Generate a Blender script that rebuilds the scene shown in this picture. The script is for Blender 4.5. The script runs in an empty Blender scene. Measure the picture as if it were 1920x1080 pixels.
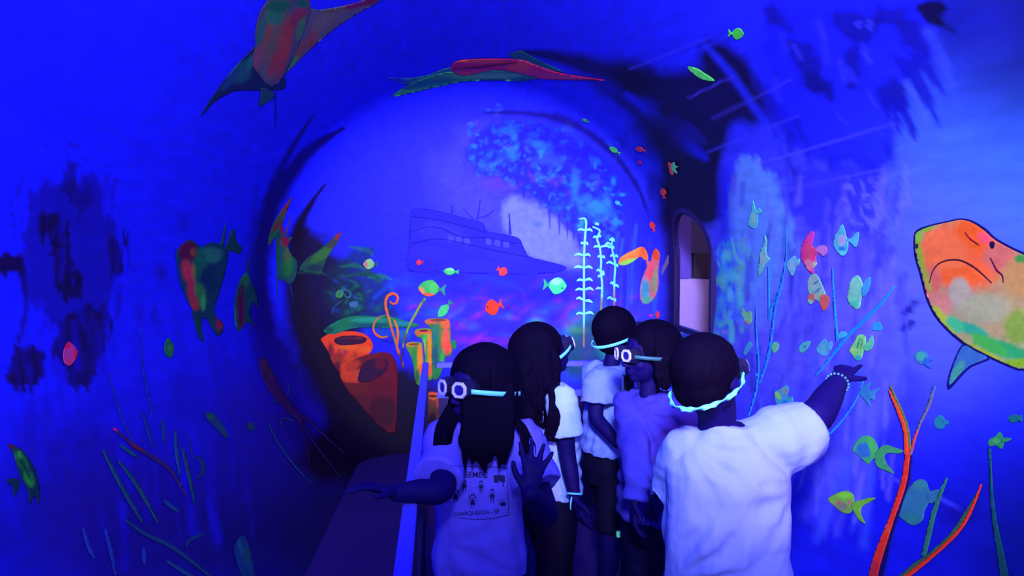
import bpy, bmesh, math, random
import numpy as np
from mathutils import Vector, Matrix, noise, geometry
from mathutils.bvhtree import BVHTree
PI = math.pi
random.seed(7)
SC = bpy.context.scene
COL = SC.collection

# ------------------------------------------------------------------ camera, world, exposure
EYE = Vector((0, 0, 1.5)); FPX = 1371.0
YAW, PITCH = math.radians(4.38), math.radians(2.59)
cam_d = bpy.data.cameras.new('camera'); cam = bpy.data.objects.new('camera', cam_d); COL.objects.link(cam)
cam_d.sensor_width = 36.0; cam_d.lens = 36.0*FPX/1920; cam_d.clip_start = 0.05; cam_d.clip_end = 60
cam.location = EYE; cam.rotation_euler = (PI/2 - PITCH, 0, -YAW)
SC.camera = cam
SC.view_settings.view_transform = 'Standard'; SC.view_settings.look = 'None'
SC.view_settings.exposure = 0.0; SC.view_settings.gamma = 1.0; SC.view_settings.use_curve_mapping = False
w = bpy.data.worlds.new('world'); SC.world = w; w.use_nodes = True
w.node_tree.nodes['Background'].inputs[0].default_value = (0.02, 0.02, 0.25, 1)
w.node_tree.nodes['Background'].inputs[1].default_value = 0.02

# ------------------------------------------------------------------ black-light lamps (out of the frame, under the tunnel ceiling), plus one added fill
def look(loc, to):
    return (Vector(to) - Vector(loc)).to_track_quat('-Z', 'Y').to_euler()
def spot(loc, to, watts, color, deg, blend, radius):
    d = bpy.data.lights.new('blacklight_lamp', 'SPOT'); d.energy = watts; d.color = color
    d.spot_size = math.radians(deg); d.spot_blend = blend; d.shadow_soft_size = radius
    o = bpy.data.objects.new('blacklight_lamp', d); COL.objects.link(o); o.location = loc; o.rotation_euler = look(loc, to)
def area(loc, to, watts, color, sx, sy):
    d = bpy.data.lights.new('fill_light', 'AREA'); d.energy = watts; d.color = color
    d.shape = 'RECTANGLE'; d.size = sx; d.size_y = sy
    o = bpy.data.objects.new('fill_light', d); COL.objects.link(o); o.location = loc; o.rotation_euler = look(loc, to)
spot((0.15, 0.1, 2.45), (0.10, 5.6, 1.45), 820, (0.70, 0.62, 1.0), 36, 0.9, 0.12)      # far wall
spot((0.0, -0.3, 2.45), (-1.35, 3.4, 1.7), 1050, (0.36, 0.36, 1.0), 74, 1.0, 0.15)      # left side
spot((0.0, -0.5, 2.35), (1.62, 3.7, 1.55), 1900, (0.50, 0.58, 1.0), 58, 1.0, 0.15)      # right side
spot((0.2, -0.3, 1.9), (0.2, 4.2, 2.7), 900, (0.42, 0.42, 1.0), 66, 1.0, 0.15)      # ceiling
spot((0.95, -0.5, 2.2), (0.78, 1.75, 1.12), 300, (1.0, 0.40, 0.60), 20, 0.9, 0.08)      # violet lamp over the right shoulder

area((0.1, -0.9, 1.5), (0.3, 2.2, 0.8), 26, (0.42, 0.38, 1.0), 1.2, .8)      # added unseen fill, brightens the children's lower bodies
# ------------------------------------------------------------------ helpers: pixels of the photograph to rays
cR = Matrix.Rotation(-YAW, 3, 'Z') @ Matrix.Rotation(PI/2 - PITCH, 3, 'X')
RM = np.array(cR)
def rays(px):
    px = np.asarray(px, float).reshape(-1, 2)
    d = np.stack([(px[:,0]-960)/FPX, (540-px[:,1])/FPX, -np.ones(len(px))], 1)
    return d @ RM.T
def at(px, py, Y):
    """point seen at (px, py) at depth Y along the tunnel"""
    d = rays([(px, py)])[0]
    return Vector((EYE.x + d[0]*Y/d[1], Y, EYE.z + d[2]*Y/d[1]))

# ------------------------------------------------------------------ the tunnel surface
CX, CZ, RAD, Y0, CAP = 0.12, 1.25, 1.5, 5.05, 0.6
def gfun(P):
    r = np.hypot(P[:,0]-CX, P[:,2]-CZ)/RAD
    h = np.maximum(0, P[:,1]-Y0)/CAP
    return (r**4 + h**4)**0.25
def on_wall(px):
    d = rays(px); n = len(d)
    lo = np.full(n, 0.05); hi = np.full(n, 9.0)
    E = np.array(EYE)
    for _ in range(40):
        m = (lo+hi)/2
        ins = gfun(E + d*m[:,None]) < 1
        lo = np.where(ins, m, lo); hi = np.where(ins, hi, m)
    P = E + d*lo[:,None]
    e = 1e-4; g0 = gfun(P)
    N = -np.stack([(gfun(P+np.array(v)*e)-g0) for v in ((1,0,0),(0,1,0),(0,0,1))], 1)
    N /= np.linalg.norm(N, axis=1)[:,None]
    return P, N

def lin(c):
    c = np.asarray(c, float)/255
    return np.where(c <= .04045, c/12.92, ((c+.055)/1.055)**2.4)
EST = np.array([0.80, 0.80, 1.5])
def T(*rgb):
    """paint colour whose surface looks like this sRGB value under the lamps"""
    if len(rgb) == 1: rgb = rgb[0]
    return np.clip(lin(rgb)/EST, 0.0008, 0.93)

# ------------------------------------------------------------------ materials
def nodes(m):
    m.use_nodes = True; nt = m.node_tree; return nt, nt.nodes['Principled BSDF']
def mat(name, color, rough=0.7, bump=0.0, scale=60, var=0.12, spec=0.3, metal=0.0, sheen=0.0):
    m = bpy.data.materials.new(name); nt, b = nodes(m)
    b.inputs['Roughness'].default_value = rough; b.inputs['Specular IOR Level'].default_value = spec
    b.inputs['Metallic'].default_value = metal
    if sheen: b.inputs['Sheen Weight'].default_value = sheen
    tc = nt.nodes.new('ShaderNodeTexCoord'); nz = nt.nodes.new('ShaderNodeTexNoise')
    nz.inputs['Scale'].default_value = scale; nz.inputs['Detail'].default_value = 4
    nt.links.new(tc.outputs['Object'], nz.inputs['Vector'])
    mr = nt.nodes.new('ShaderNodeMapRange'); mr.inputs['To Min'].default_value = 1-var; mr.inputs['To Max'].default_value = 1+var
    nt.links.new(nz.outputs['Fac'], mr.inputs['Value'])
    mx = nt.nodes.new('ShaderNodeVectorMath'); mx.operation = 'SCALE'
    mx.inputs[0].default_value = tuple(color)[:3]; nt.links.new(mr.outputs[0], mx.inputs['Scale'])
    nt.links.new(mx.outputs[0], b.inputs['Base Color'])
    if bump:
        bp = nt.nodes.new('ShaderNodeBump'); bp.inputs['Strength'].default_value = bump; bp.inputs['Distance'].default_value = 0.004
        nt.links.new(nz.outputs['Fac'], bp.inputs['Height']); nt.links.new(bp.outputs['Normal'], b.inputs['Normal'])
    return m
def paint_mat(name, rough=0.65, streak=0.16):
    m = bpy.data.materials.new(name); nt, b = nodes(m)
    b.inputs['Roughness'].default_value = rough; b.inputs['Specular IOR Level'].default_value = 0.12
    at_ = nt.nodes.new('ShaderNodeAttribute'); at_.attribute_name = 'paint'
    geo = nt.nodes.new('ShaderNodeNewGeometry'); mp = nt.nodes.new('ShaderNodeMapping'); mp.inputs['Scale'].default_value = (9, 2.2, 9)
    nz = nt.nodes.new('ShaderNodeTexNoise'); nz.inputs['Scale'].default_value = 2.2; nz.inputs['Detail'].default_value = 6; nz.inputs['Roughness'].default_value = .62
    nt.links.new(geo.outputs['Position'], mp.inputs['Vector']); nt.links.new(mp.outputs[0], nz.inputs['Vector'])
    mr = nt.nodes.new('ShaderNodeMapRange'); mr.inputs['From Min'].default_value = .3; mr.inputs['From Max'].default_value = .7
    mr.inputs['To Min'].default_value = 1-streak; mr.inputs['To Max'].default_value = 1+streak
    nt.links.new(nz.outputs['Fac'], mr.inputs['Value'])
    mx = nt.nodes.new('ShaderNodeVectorMath'); mx.operation = 'SCALE'
    nt.links.new(at_.outputs['Color'], mx.inputs[0]); nt.links.new(mr.outputs[0], mx.inputs['Scale'])
    nt.links.new(mx.outputs[0], b.inputs['Base Color'])
    bp = nt.nodes.new('ShaderNodeBump'); bp.inputs['Strength'].default_value = 0.12; bp.inputs['Distance'].default_value = 0.003
    nt.links.new(nz.outputs['Fac'], bp.inputs['Height']); nt.links.new(bp.outputs['Normal'], b.inputs['Normal'])
    return m
M_WALL = paint_mat('mural_paint'); M_FISH = paint_mat('fluorescent_paint', .6, .10)

def link_mesh(name, verts, faces, material=None, parent=None, smooth=True):
    me = bpy.data.meshes.new(name)
    me.from_pydata([tuple(v) for v in verts], [], [tuple(f) for f in faces]); me.update()
    if smooth: me.polygons.foreach_set('use_smooth', [True]*len(me.polygons))
    o = bpy.data.objects.new(name, me); COL.objects.link(o)
    if material: me.materials.append(material)
    if parent: o.parent = parent
    return o
def bm_obj(name, bm, material=None, parent=None, smooth=True):
    me = bpy.data.meshes.new(name); bm.normal_update(); bm.to_mesh(me); bm.free()
    me.polygons.foreach_set('use_smooth', [smooth]*len(me.polygons))
    o = bpy.data.objects.new(name, me); COL.objects.link(o)
    if material: me.materials.append(material)
    if parent: o.parent = parent
    return o
def tag(o, label=None, cat=None, group=None, kind=None):
    if label: o['label'] = label
    if cat: o['category'] = cat
    if group: o['group'] = group
    if kind: o['kind'] = kind
    return o
def empty(name, loc):
    o = bpy.data.objects.new(name, None); COL.objects.link(o); o.location = loc; o.empty_display_size = .1
    return o
def keep(child, parent):
    """parent a mesh modelled in world coordinates under an Empty, moving its vertices into the Empty's frame"""
    child.parent = parent
    child.data.transform(Matrix.Translation(-parent.location))
    return child

# ------------------------------------------------------------------ value noise for brush edges
def vnoise(x, y, seed=0):
    rs = np.random.RandomState(seed); tb = rs.rand(256, 256)
    xi = np.floor(x).astype(int); yi = np.floor(y).astype(int); fx = x-xi; fy = y-yi
    fx = fx*fx*(3-2*fx); fy = fy*fy*(3-2*fy)
    a = tb[xi & 255, yi & 255]; b = tb[(xi+1) & 255, yi & 255]; c = tb[xi & 255, (yi+1) & 255]; d = tb[(xi+1) & 255, (yi+1) & 255]
    return (a*(1-fx)+b*fx)*(1-fy) + (c*(1-fx)+d*fx)*fy
def fbm(x, y, seed=0, o=4):
    s = 0; a = .5
    for k in range(o):
        s = s + a*vnoise(x*2**k, y*2**k, seed+k); a *= .5
    return s/(1-.5**o)

class Mural:
    """Brushwork in the painter's own one-point perspective, whose vanishing point lies on the tunnel axis."""
    def __init__(s, P, base):
        Y = np.maximum(P[:,1], 0.35)
        s.x = 855 + 1371*(P[:,0])/Y; s.y = 478 - 1371*(P[:,2]-1.5)/Y
        s.c = np.tile(base, (len(P), 1)).astype(float)
        ang = np.arctan2(P[:,2]-CZ, P[:,0]-CX); rr = np.hypot(s.x-880, s.y-480)
        s.n1 = fbm(s.x/26, s.y/26, 3); s.n2 = fbm(s.x/7, s.y/38, 11); s.n3 = fbm(ang*26, rr/260, 21); s.n4 = fbm(s.x/11, s.y/11, 31)
        s.ang = ang
    @staticmethod
    def conv(pts):
        d = rays(pts); return np.stack([855+1371*d[:,0]/d[:,1], 478-1371*d[:,2]/d[:,1]], 1)
    def mix(s, m, a, col):
        a = np.clip(a, 0, 1)[:,None]; s.c[m] = s.c[m]*(1-a) + np.asarray(col)*a
    def blob(s, cx, cy, rx, ry, col, al=1.0, pw=1.0, rot=0, nz=0.0, field=None):
        (cx, cy), = s.conv([(cx, cy)])
        R = max(rx, ry)*2.6
        m = np.nonzero((abs(s.x-cx) < R) & (abs(s.y-cy) < R))[0]
        dx = s.x[m]-cx; dy = s.y[m]-cy; c, si = math.cos(rot), math.sin(rot)
        d = ((dx*c+dy*si)/rx)**2 + ((-dx*si+dy*c)/ry)**2
        if nz: d = d*(1 + nz*((s.n1 if field is None else field)[m]-.5)*4)
        s.mix(m, al*np.exp(-np.maximum(d, 0)**pw), col)
    def line(s, pts, wd, col, al=1.0, soft=0.6, nz=0.0, field=None, curve=True):
        p = s.conv(smooth_open(pts) if curve and len(pts) > 2 else pts)
        wd = np.interp(np.linspace(0, 1, len(p)), np.linspace(0, 1, len(np.atleast_1d(wd))), np.atleast_1d(wd)) if np.ndim(wd) else np.full(len(p), float(wd))
        W = wd.max()*2.2 + 6
        m = np.nonzero((s.x > p[:,0].min()-W) & (s.x < p[:,0].max()+W) & (s.y > p[:,1].min()-W) & (s.y < p[:,1].max()+W))[0]
        if not len(m): return
        x = s.x[m]; y = s.y[m]; best = np.full(len(m), 9e9)
        for i in range(len(p)-1):
            ax, ay = p[i]; vx, vy = p[i+1]-p[i]; L = vx*vx+vy*vy+1e-9
            t = np.clip(((x-ax)*vx+(y-ay)*vy)/L, 0, 1)
            d = np.hypot(x-ax-t*vx, y-ay-t*vy)/(.5*(wd[i]*(1-t)+wd[i+1]*t)+.01)
            best = np.minimum(best, d)
        if nz: best = best + nz*((s.n1 if field is None else field)[m]-.5)*2
        s.mix(m, al*np.clip((1+soft-best)/(2*soft+.02), 0, 1), col)
    def poly(s, pts, col, al=1.0, soft=6.0, nz=0.0, field=None, thr=None, curve=True):
        p = s.conv(smooth_closed(pts) if curve else pts)
        W = soft*2 + nz + 6
        m = np.nonzero((s.x > p[:,0].min()-W) & (s.x < p[:,0].max()+W) & (s.y > p[:,1].min()-W) & (s.y < p[:,1].max()+W))[0]
        if not len(m): return
        x = s.x[m]; y = s.y[m]; best = np.full(len(m), 9e9); ins = np.zeros(len(m), bool)
        q = np.roll(p, -1, 0)
        for (ax, ay), (bx, by) in zip(p, q):
            vx, vy = bx-ax, by-ay; L = vx*vx+vy*vy+1e-9
            t = np.clip(((x-ax)*vx+(y-ay)*vy)/L, 0, 1)
            best = np.minimum(best, np.hypot(x-ax-t*vx, y-ay-t*vy))
            c = ((ay > y) != (by > y)) & (x < (bx-ax)*(y-ay)/(by-ay+1e-12)+ax); ins ^= c
        sd = np.where(ins, best, -best)
        f = s.n1 if field is None else field
        if nz: sd = sd + nz*(f[m]-.5)*2
        a = np.clip((sd+soft)/(2*soft), 0, 1)
        if thr is not None: a = a*np.clip((f[m]-thr)*14, 0, 1)
        s.mix(m, al*a, col)

def smooth_closed(pts, k=4):
    p = np.asarray(pts, float); n = len(p); out = []
    for i in range(n):
        a, b, c, d = p[i-1], p[i], p[(i+1) % n], p[(i+2) % n]
        for t in np.arange(k)/k:
            out.append(.5*((2*b)+(-a+c)*t+(2*a-5*b+4*c-d)*t*t+(-a+3*b-3*c+d)*t**3))
    return np.array(out)
def smooth_open(pts, k=4):
    p = np.asarray(pts, float); n = len(p); out = []
    for i in range(n-1):
        a = p[i-1] if i else 2*p[0]-p[1]; b, c = p[i], p[i+1]; d = p[i+2] if i+2 < n else 2*p[-1]-p[-2]
        for t in np.arange(k)/k:
            out.append(.5*((2*b)+(-a+c)*t+(2*a-5*b+4*c-d)*t*t+(-a+3*b-3*c+d)*t**3))
    out.append(p[-1]); return np.array(out)
def cr(ox, oy, sc, pts):
    return [(ox+x*sc, oy+y*sc) for x, y in pts]
# ------------------------------------------------------------------ the tunnel shell as wall_left, ceiling, wall_right, wall_far
NT = 780
ys = list(np.arange(-1.5, 1.2, .06)) + list(np.arange(1.2, Y0, .019))
t_ = np.linspace(0, 1, 4000); ang_ = t_*PI/2
rr_ = RAD*np.sqrt(np.cos(ang_)); hh_ = Y0 + CAP*np.sqrt(np.sin(ang_))
L_ = np.concatenate([[0], np.cumsum(np.hypot(np.diff(rr_), np.diff(hh_)))])
s_ = np.linspace(0, L_[-1]*.9999, 300)
prof = [(RAD, y) for y in ys] + [(np.interp(s, L_, rr_), np.interp(s, L_, hh_)) for s in s_]
prof = np.array(prof); NP = len(prof)
th = np.linspace(-PI/2, 1.5*PI, NT, endpoint=False)      # 0 = +x side, pi/2 = up
Rg = prof[:,0][:,None]; Yg = prof[:,1][:,None]
VX = CX + Rg*np.cos(th)[None]; VZ = CZ + Rg*np.sin(th)[None]; VY = np.repeat(Yg, NT, 1)
VERT = np.stack([VX, VY, VZ], -1).reshape(-1, 3)
print('shell verts', len(VERT))

mu = Mural(VERT, T(24, 28, 252))
exec_paint = None
def paint_mural(m):
    B, L, Pg = m.blob, m.line, m.poly
    DK = T(22, 8, 70); DB = T(26, 12, 140)
    # broad tones of the painted water; darker at lower left and in the corners
    B(1000, 440, 240, 190, T(60, 56, 255), .6)
    B(980, 300, 230, 90, T(52, 52, 255), .6)
    B(1850, 350, 260, 300, T(62, 104, 246), .95, 1.2)
    B(1500, 560, 260, 260, T(96, 90, 255), .85, 1.2)
    B(1300, 60, 500, 130, T(32, 34, 250), .5)
    B(1750, 560, 200, 220, T(92, 94, 240), .7)
    B(1800, 970, 420, 190, T(16, 16, 205), .85, 1.4)
    B(1920, 1040, 160, 260, T(8, 16, 120), .85)
    B(1930, 20, 170, 260, T(4, 7, 26), .97)  # top right corner: light falloff put into the paint colour
    B(1820, 60, 150, 150, T(26, 30, 150), .75)
    B(1760, 30, 220, 70, T(12, 14, 140), .8)
    B(0, 980, 240, 190, T(20, 16, 170), .8)
    B(330, 1010, 320, 170, T(15, 8, 84), .85, 1.3)
    B(600, 950, 240, 260, T(15, 7, 70), .92, 1.5)
    B(720, 980, 180, 240, T(14, 5, 50), .85, 1.5)
    B(480, 820, 170, 120, T(24, 14, 160), .6)
    B(200, 800, 160, 110, T(24, 16, 190), .55)
    # streaky brushwork following the tube
    m.c *= (1 + .16*(m.n3-.5))[:,None]
    near = np.clip((prof[:,1].repeat(NT)-1.0)/1.5, 0, 1)
    # left wall: dark smudged coral wall
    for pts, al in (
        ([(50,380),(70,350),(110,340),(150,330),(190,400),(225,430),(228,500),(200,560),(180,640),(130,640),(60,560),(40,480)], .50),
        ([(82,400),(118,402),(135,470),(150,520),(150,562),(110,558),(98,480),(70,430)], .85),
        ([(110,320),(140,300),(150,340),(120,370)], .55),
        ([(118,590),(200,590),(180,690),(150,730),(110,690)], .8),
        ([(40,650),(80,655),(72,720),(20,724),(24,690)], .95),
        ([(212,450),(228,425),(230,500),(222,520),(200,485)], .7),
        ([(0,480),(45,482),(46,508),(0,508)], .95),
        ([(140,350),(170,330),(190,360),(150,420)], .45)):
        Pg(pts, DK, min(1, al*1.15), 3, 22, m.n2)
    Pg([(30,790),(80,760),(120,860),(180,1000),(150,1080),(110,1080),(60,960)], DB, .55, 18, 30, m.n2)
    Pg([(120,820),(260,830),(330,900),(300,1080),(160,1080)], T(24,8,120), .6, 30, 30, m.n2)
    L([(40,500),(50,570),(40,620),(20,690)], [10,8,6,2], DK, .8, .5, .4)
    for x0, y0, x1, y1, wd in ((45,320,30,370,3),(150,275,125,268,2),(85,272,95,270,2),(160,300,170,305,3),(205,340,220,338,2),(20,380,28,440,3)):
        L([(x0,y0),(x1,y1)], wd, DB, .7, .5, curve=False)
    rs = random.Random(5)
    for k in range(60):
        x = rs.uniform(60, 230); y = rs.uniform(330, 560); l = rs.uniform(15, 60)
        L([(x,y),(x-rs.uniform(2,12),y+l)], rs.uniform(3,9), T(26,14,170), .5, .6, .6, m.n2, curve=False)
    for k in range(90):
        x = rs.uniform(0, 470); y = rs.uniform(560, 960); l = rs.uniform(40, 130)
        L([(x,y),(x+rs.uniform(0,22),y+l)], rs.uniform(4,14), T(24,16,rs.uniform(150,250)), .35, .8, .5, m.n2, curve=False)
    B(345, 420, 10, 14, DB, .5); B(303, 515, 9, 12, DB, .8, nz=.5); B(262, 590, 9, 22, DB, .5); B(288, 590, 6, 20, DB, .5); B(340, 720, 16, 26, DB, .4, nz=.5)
    # dark bent edge of the left ring
    L([(645,240),(590,275),(540,330),(505,400),(488,480),(488,560),(505,640),(545,720),(600,800),(660,860)], [5,18,26,34,38,44,50,70,90,110], T(20,8,110), .95, .45, .35, m.n1)
    L([(588,215),(555,265),(525,320),(500,380)], [3,8,14,18], T(20,8,110), .9, .6, .4)
    L([(480,350),(476,420),(470,520),(478,600),(520,700),(600,790)], [10,18,16,22,40,60], T(26,16,180), .55, .8, .4)
    # far wall, left: black painted rock and weeds
    L([(610,345),(578,390),(556,440),(552,520),(565,600),(600,680),(660,760),(740,810)], [3,12,26,40,60,76,80,70], T(14,3,34), .97, .5, .3, m.n1)
    Pg([(560,430),(600,440),(640,480),(680,540),(690,600),(660,680),(640,780),(600,740),(565,640),(550,540)], T(14,3,34), .97, 14, 20)
    Pg([(640,760),(700,700),(760,690),(850,740),(1000,790),(1180,800),(1300,800),(1300,900),(600,900)], T(12,3,32), .97, 16, 14)
    Pg([(650,470),(690,462),(715,500),(740,560),(760,600),(700,620),(650,600),(620,560),(625,500)], T(10,40,70), .8, 12, 20)
    for pts, c in (([(655,462),(690,470),(700,480)],(20,90,110)), ([(640,500),(665,497),(685,505)],(16,100,70)), ([(690,520),(715,518),(735,524)],(20,110,80)),
                   ([(640,520),(690,512),(720,530)],(10,70,60)), ([(560,512),(585,508),(600,515)],(20,60,60))):
        L(pts, [3,9,2], T(*c), .8, .6, .4)
    for k in range(60):
        x = rs.gauss(690, 26); y = rs.gauss(560, 34)
        B(x, y, rs.uniform(3,9), rs.uniform(2,6), T(rs.choice([(10,90,60),(20,60,160),(14,50,60),(16,110,80),(20,20,130)])), .6, rot=rs.uniform(0,3))
    # ring of painted reef below the ship
    Pg([(780,540),(840,510),(900,520),(960,500),(1040,520),(1110,560),(1160,620),(1120,680),(1000,700),(860,690),(760,640)], T(50,30,230), .6, 20, 30)
    for k in range(230):
        x = rs.uniform(770, 1200); y = rs.gauss(600, 40) - (1000-x)*.05
        B(x, y, rs.uniform(6,26), rs.uniform(3,9), T(rs.choice([(30,70,255),(90,40,255),(130,20,230),(24,24,200),(60,40,220),(30,90,255),(22,14,150),(140,30,170)])), .5, rot=rs.gauss(-.3,.4))
    L([(700,560),(740,530),(790,520),(830,535)], [4,14,18,4], T(30,70,250), .5, .8, .5)
    L([(860,535),(900,520),(960,535),(985,548)], [4,12,14,3], T(30,80,255), .6, .8, .5)
    L([(1080,690),(1084,620),(1110,600),(1120,660)], [30,40,40,30], T(14,120,110), .55, .9, .5)
    Pg([(1050,640),(1110,600),(1150,640),(1150,700),(1060,700)], T(14,60,90), .7, 14, 24)
    B(1133, 625, 10, 32, T(40,230,190), .75, nz=.5); B(1080, 618, 18, 9, T(60,130,110), .8); B(1005, 602, 14, 6, T(30,130,150), .8)
    B(1140, 640, 14, 10, T(40,60,255), .7)
    # pale shimmering light beyond the wreck
    Pg([(930,250),(870,250),(880,330),(940,380),(1000,400),(1060,440),(1100,480),(1120,520),(1060,510),(980,480),(900,420),(830,380),(820,300)], T(70,66,255), .5, 24, 20)
    Pg([(960,370),(1010,385),(1060,430),(1090,480),(1080,505),(1010,490),(960,450),(940,400)], T(104,112,255), .9, 8, 10)
    Pg([(768,470),(860,480),(1000,500),(1090,510),(1120,545),(1000,575),(880,560),(780,560)], T(26,18,190), .7, 16, 16)
    B(935, 345, 40, 14, T(90,50,240), .6, nz=.5)
    # reef roof: mottled turquoise over blue
    Pg([(1100,270),(1170,320),(1215,400),(1230,470),(1200,520),(1150,500),(1120,450),(1110,380)], T(22,20,205), .7, 14, 12)
    roof = [(870,290),(905,240),(960,228),(1040,240),(1110,280),(1150,330),(1170,400),(1160,450),(1120,450),(1070,420),(1020,380),(960,350),(900,320)]
    Pg(roof, T(24,22,225), .95, 5, 14, m.n4)
    Pg(roof, T(26,60,255), .8, 2, 10, m.n4, thr=.55)
    Pg(roof, T(22,14,190), .7, 2, 8, m.n1, thr=.58)
    for k in range(170):
        t = rs.random(); x = 890+260*t+rs.gauss(0,16); y = 262+130*t+rs.gauss(0,34)
        if t > .75: y += 10
        c = rs.choice([(30,120,240),(40,150,255),(20,90,200),(24,110,160),(60,110,255),(26,40,230),(90,50,220)])
        B(x, y, rs.uniform(2,8), rs.uniform(2,6), T(*[v_*.85 for v_ in c]), .5, 1.5, rot=rs.uniform(0,3), nz=.9)
    for x, y, rx, ry, c in ((1030,300,30,10,(50,80,255)),(1078,345,9,28,(40,120,255)),(1120,390,22,16,(46,150,255)),(1150,340,6,10,(40,150,240)),(1010,270,14,8,(40,130,250)),(945,245,14,7,(30,110,230)),(962,295,5,10,(40,120,200)),(1100,370,14,8,(40,110,255))):
        B(x, y, rx*1.1, ry*1.1, T(*[v_*.9 for v_ in c]), .6, 1.5, nz=1.0)
    for x, y0, y1 in ((1030,395,428),(1048,405,440),(1063,415,446),(1075,425,450),(1086,440,470),(982,360,370)):
        L([(x,y0),(x+1,y1)], [5,2], T(26,22,210), .8, .5, curve=False)
    # the long dark painted cave edge over the right side
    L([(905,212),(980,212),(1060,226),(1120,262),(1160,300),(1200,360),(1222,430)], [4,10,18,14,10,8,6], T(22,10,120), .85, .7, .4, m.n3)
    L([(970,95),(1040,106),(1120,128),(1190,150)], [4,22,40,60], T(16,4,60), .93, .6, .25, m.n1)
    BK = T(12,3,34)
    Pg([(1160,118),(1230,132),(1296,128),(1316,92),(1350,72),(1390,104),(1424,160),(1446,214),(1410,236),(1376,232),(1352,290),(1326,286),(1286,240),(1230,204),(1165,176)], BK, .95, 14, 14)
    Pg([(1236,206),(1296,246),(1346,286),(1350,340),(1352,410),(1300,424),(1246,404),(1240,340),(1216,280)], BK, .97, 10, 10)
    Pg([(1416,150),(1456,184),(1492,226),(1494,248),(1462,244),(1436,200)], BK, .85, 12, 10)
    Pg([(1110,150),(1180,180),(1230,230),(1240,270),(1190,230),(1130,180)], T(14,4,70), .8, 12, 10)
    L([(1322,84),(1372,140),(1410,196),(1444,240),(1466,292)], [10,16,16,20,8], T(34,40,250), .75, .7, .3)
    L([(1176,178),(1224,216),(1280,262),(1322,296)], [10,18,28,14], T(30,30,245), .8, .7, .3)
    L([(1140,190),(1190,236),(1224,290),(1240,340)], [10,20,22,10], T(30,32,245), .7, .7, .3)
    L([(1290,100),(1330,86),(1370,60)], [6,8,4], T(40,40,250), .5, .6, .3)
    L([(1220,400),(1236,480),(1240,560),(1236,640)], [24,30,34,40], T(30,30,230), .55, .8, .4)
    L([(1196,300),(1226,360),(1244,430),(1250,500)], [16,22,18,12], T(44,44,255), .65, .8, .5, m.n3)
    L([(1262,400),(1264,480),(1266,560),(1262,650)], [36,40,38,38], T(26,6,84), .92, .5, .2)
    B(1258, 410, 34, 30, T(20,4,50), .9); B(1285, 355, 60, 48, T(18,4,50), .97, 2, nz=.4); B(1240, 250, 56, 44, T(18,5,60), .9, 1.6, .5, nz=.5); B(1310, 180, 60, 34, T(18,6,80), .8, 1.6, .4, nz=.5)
    L([(1190,430),(1180,540),(1160,620)], [60,60,40], T(30,34,235), .5, .8, .5)
    for k in range(26):
        x = rs.uniform(1130,1250); y = rs.uniform(420,560)
        L([(x,y),(x-rs.uniform(0,10),y+rs.uniform(40,110))], rs.uniform(3,8), T(rs.choice([(60,50,255),(24,18,190),(50,90,255),(26,14,150)])), .5, .7, .4, m.n2, curve=False)
    # right side of the tunnel: pale rock, violet weed, hanging stalactites
    Pg([(1376,310),(1400,292),(1430,310),(1460,350),(1480,400),(1500,470),(1510,540),(1470,600),(1400,620),(1370,560),(1360,440)], T(96,140,255), .9, 6, 16, m.n2)
    Pg([(1350,330),(1370,330),(1372,520),(1350,540)], T(24,20,240), .8, 10, 6)
    Pg([(1470,330),(1560,300),(1650,320),(1660,420),(1640,520),(1560,470),(1510,440)], T(36,30,235), .75, 18, 40)
    Pg([(1480,480),(1600,440),(1680,520),(1640,640),(1520,660),(1420,640)], T(96,84,255), .75, 20, 30, m.n2)
    L([(1672,290),(1660,340),(1650,420),(1655,520)], [10,26,20,10], T(74,84,245), .5, .9, .4)
    for k in range(60):
        x = rs.uniform(1470, 1660); y = rs.uniform(560, 900); L([(x,y),(x-rs.uniform(10,50),y+rs.uniform(50,130))], rs.uniform(8,26), T(rs.choice([(84,76,255),(30,26,235),(60,80,255)])), .45, .9, .6, m.n2, curve=False)
    for k in range(170):
        x = rs.uniform(1370, 1700); y = rs.uniform(300, 900); l = rs.uniform(20, 90)
        c = rs.choice([(104,88,250),(60,46,235),(84,92,255),(50,36,200),(112,100,255),(40,30,190)])
        L([(x,y),(x+rs.uniform(-14,6),y+l)], rs.uniform(3,12), T(*c), .5, .8, .6, m.n2, curve=False)
    for k in range(46):
        x = rs.uniform(1585, 1662); y = rs.uniform(330, 440)
        B(x, y, rs.uniform(3,7), rs.uniform(5,11), T(96,92,255), .8, 3, rot=rs.uniform(-.8,.2), nz=.3)
    Pg([(1460,0),(1740,0),(1745,90),(1690,190),(1680,290),(1640,330),(1560,300),(1480,290),(1440,200),(1430,80)], T(20,20,226), .85, 16, 24)
    MD = T(12,8,120)
    for pts in ([(1428,12),(1466,28),(1494,66),(1452,50)], [(1478,70),(1528,98),(1552,160),(1546,178),(1502,152),(1484,112)], [(1560,24),(1640,36),(1652,60),(1622,82),(1578,70)],
                [(1588,90),(1612,92),(1612,156),(1590,160)], [(1678,50),(1724,38),(1742,90),(1730,106),(1700,92)], [(1630,160),(1690,150),(1704,200),(1660,196)], [(1510,130),(1560,150),(1556,188),(1520,166)], [(1640,20),(1700,10),(1690,50),(1650,44)]):
        Pg(pts, MD, .75, 7, 16)
    Pg([(1718,12),(1768,4),(1772,40),(1792,58),(1744,46)], T(6,2,34), .95, 5, 10)
    for k in range(24):
        x = rs.uniform(1440,1680); y = rs.uniform(30,300); L([(x,y),(x+rs.uniform(4,16),y+rs.uniform(14,44))], rs.uniform(5,14), T(rs.choice([(44,44,255),(52,50,250),(16,14,170),(14,12,150)])), .5, .7, .5, curve=False)
    ST = T(14,12,165)
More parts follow.
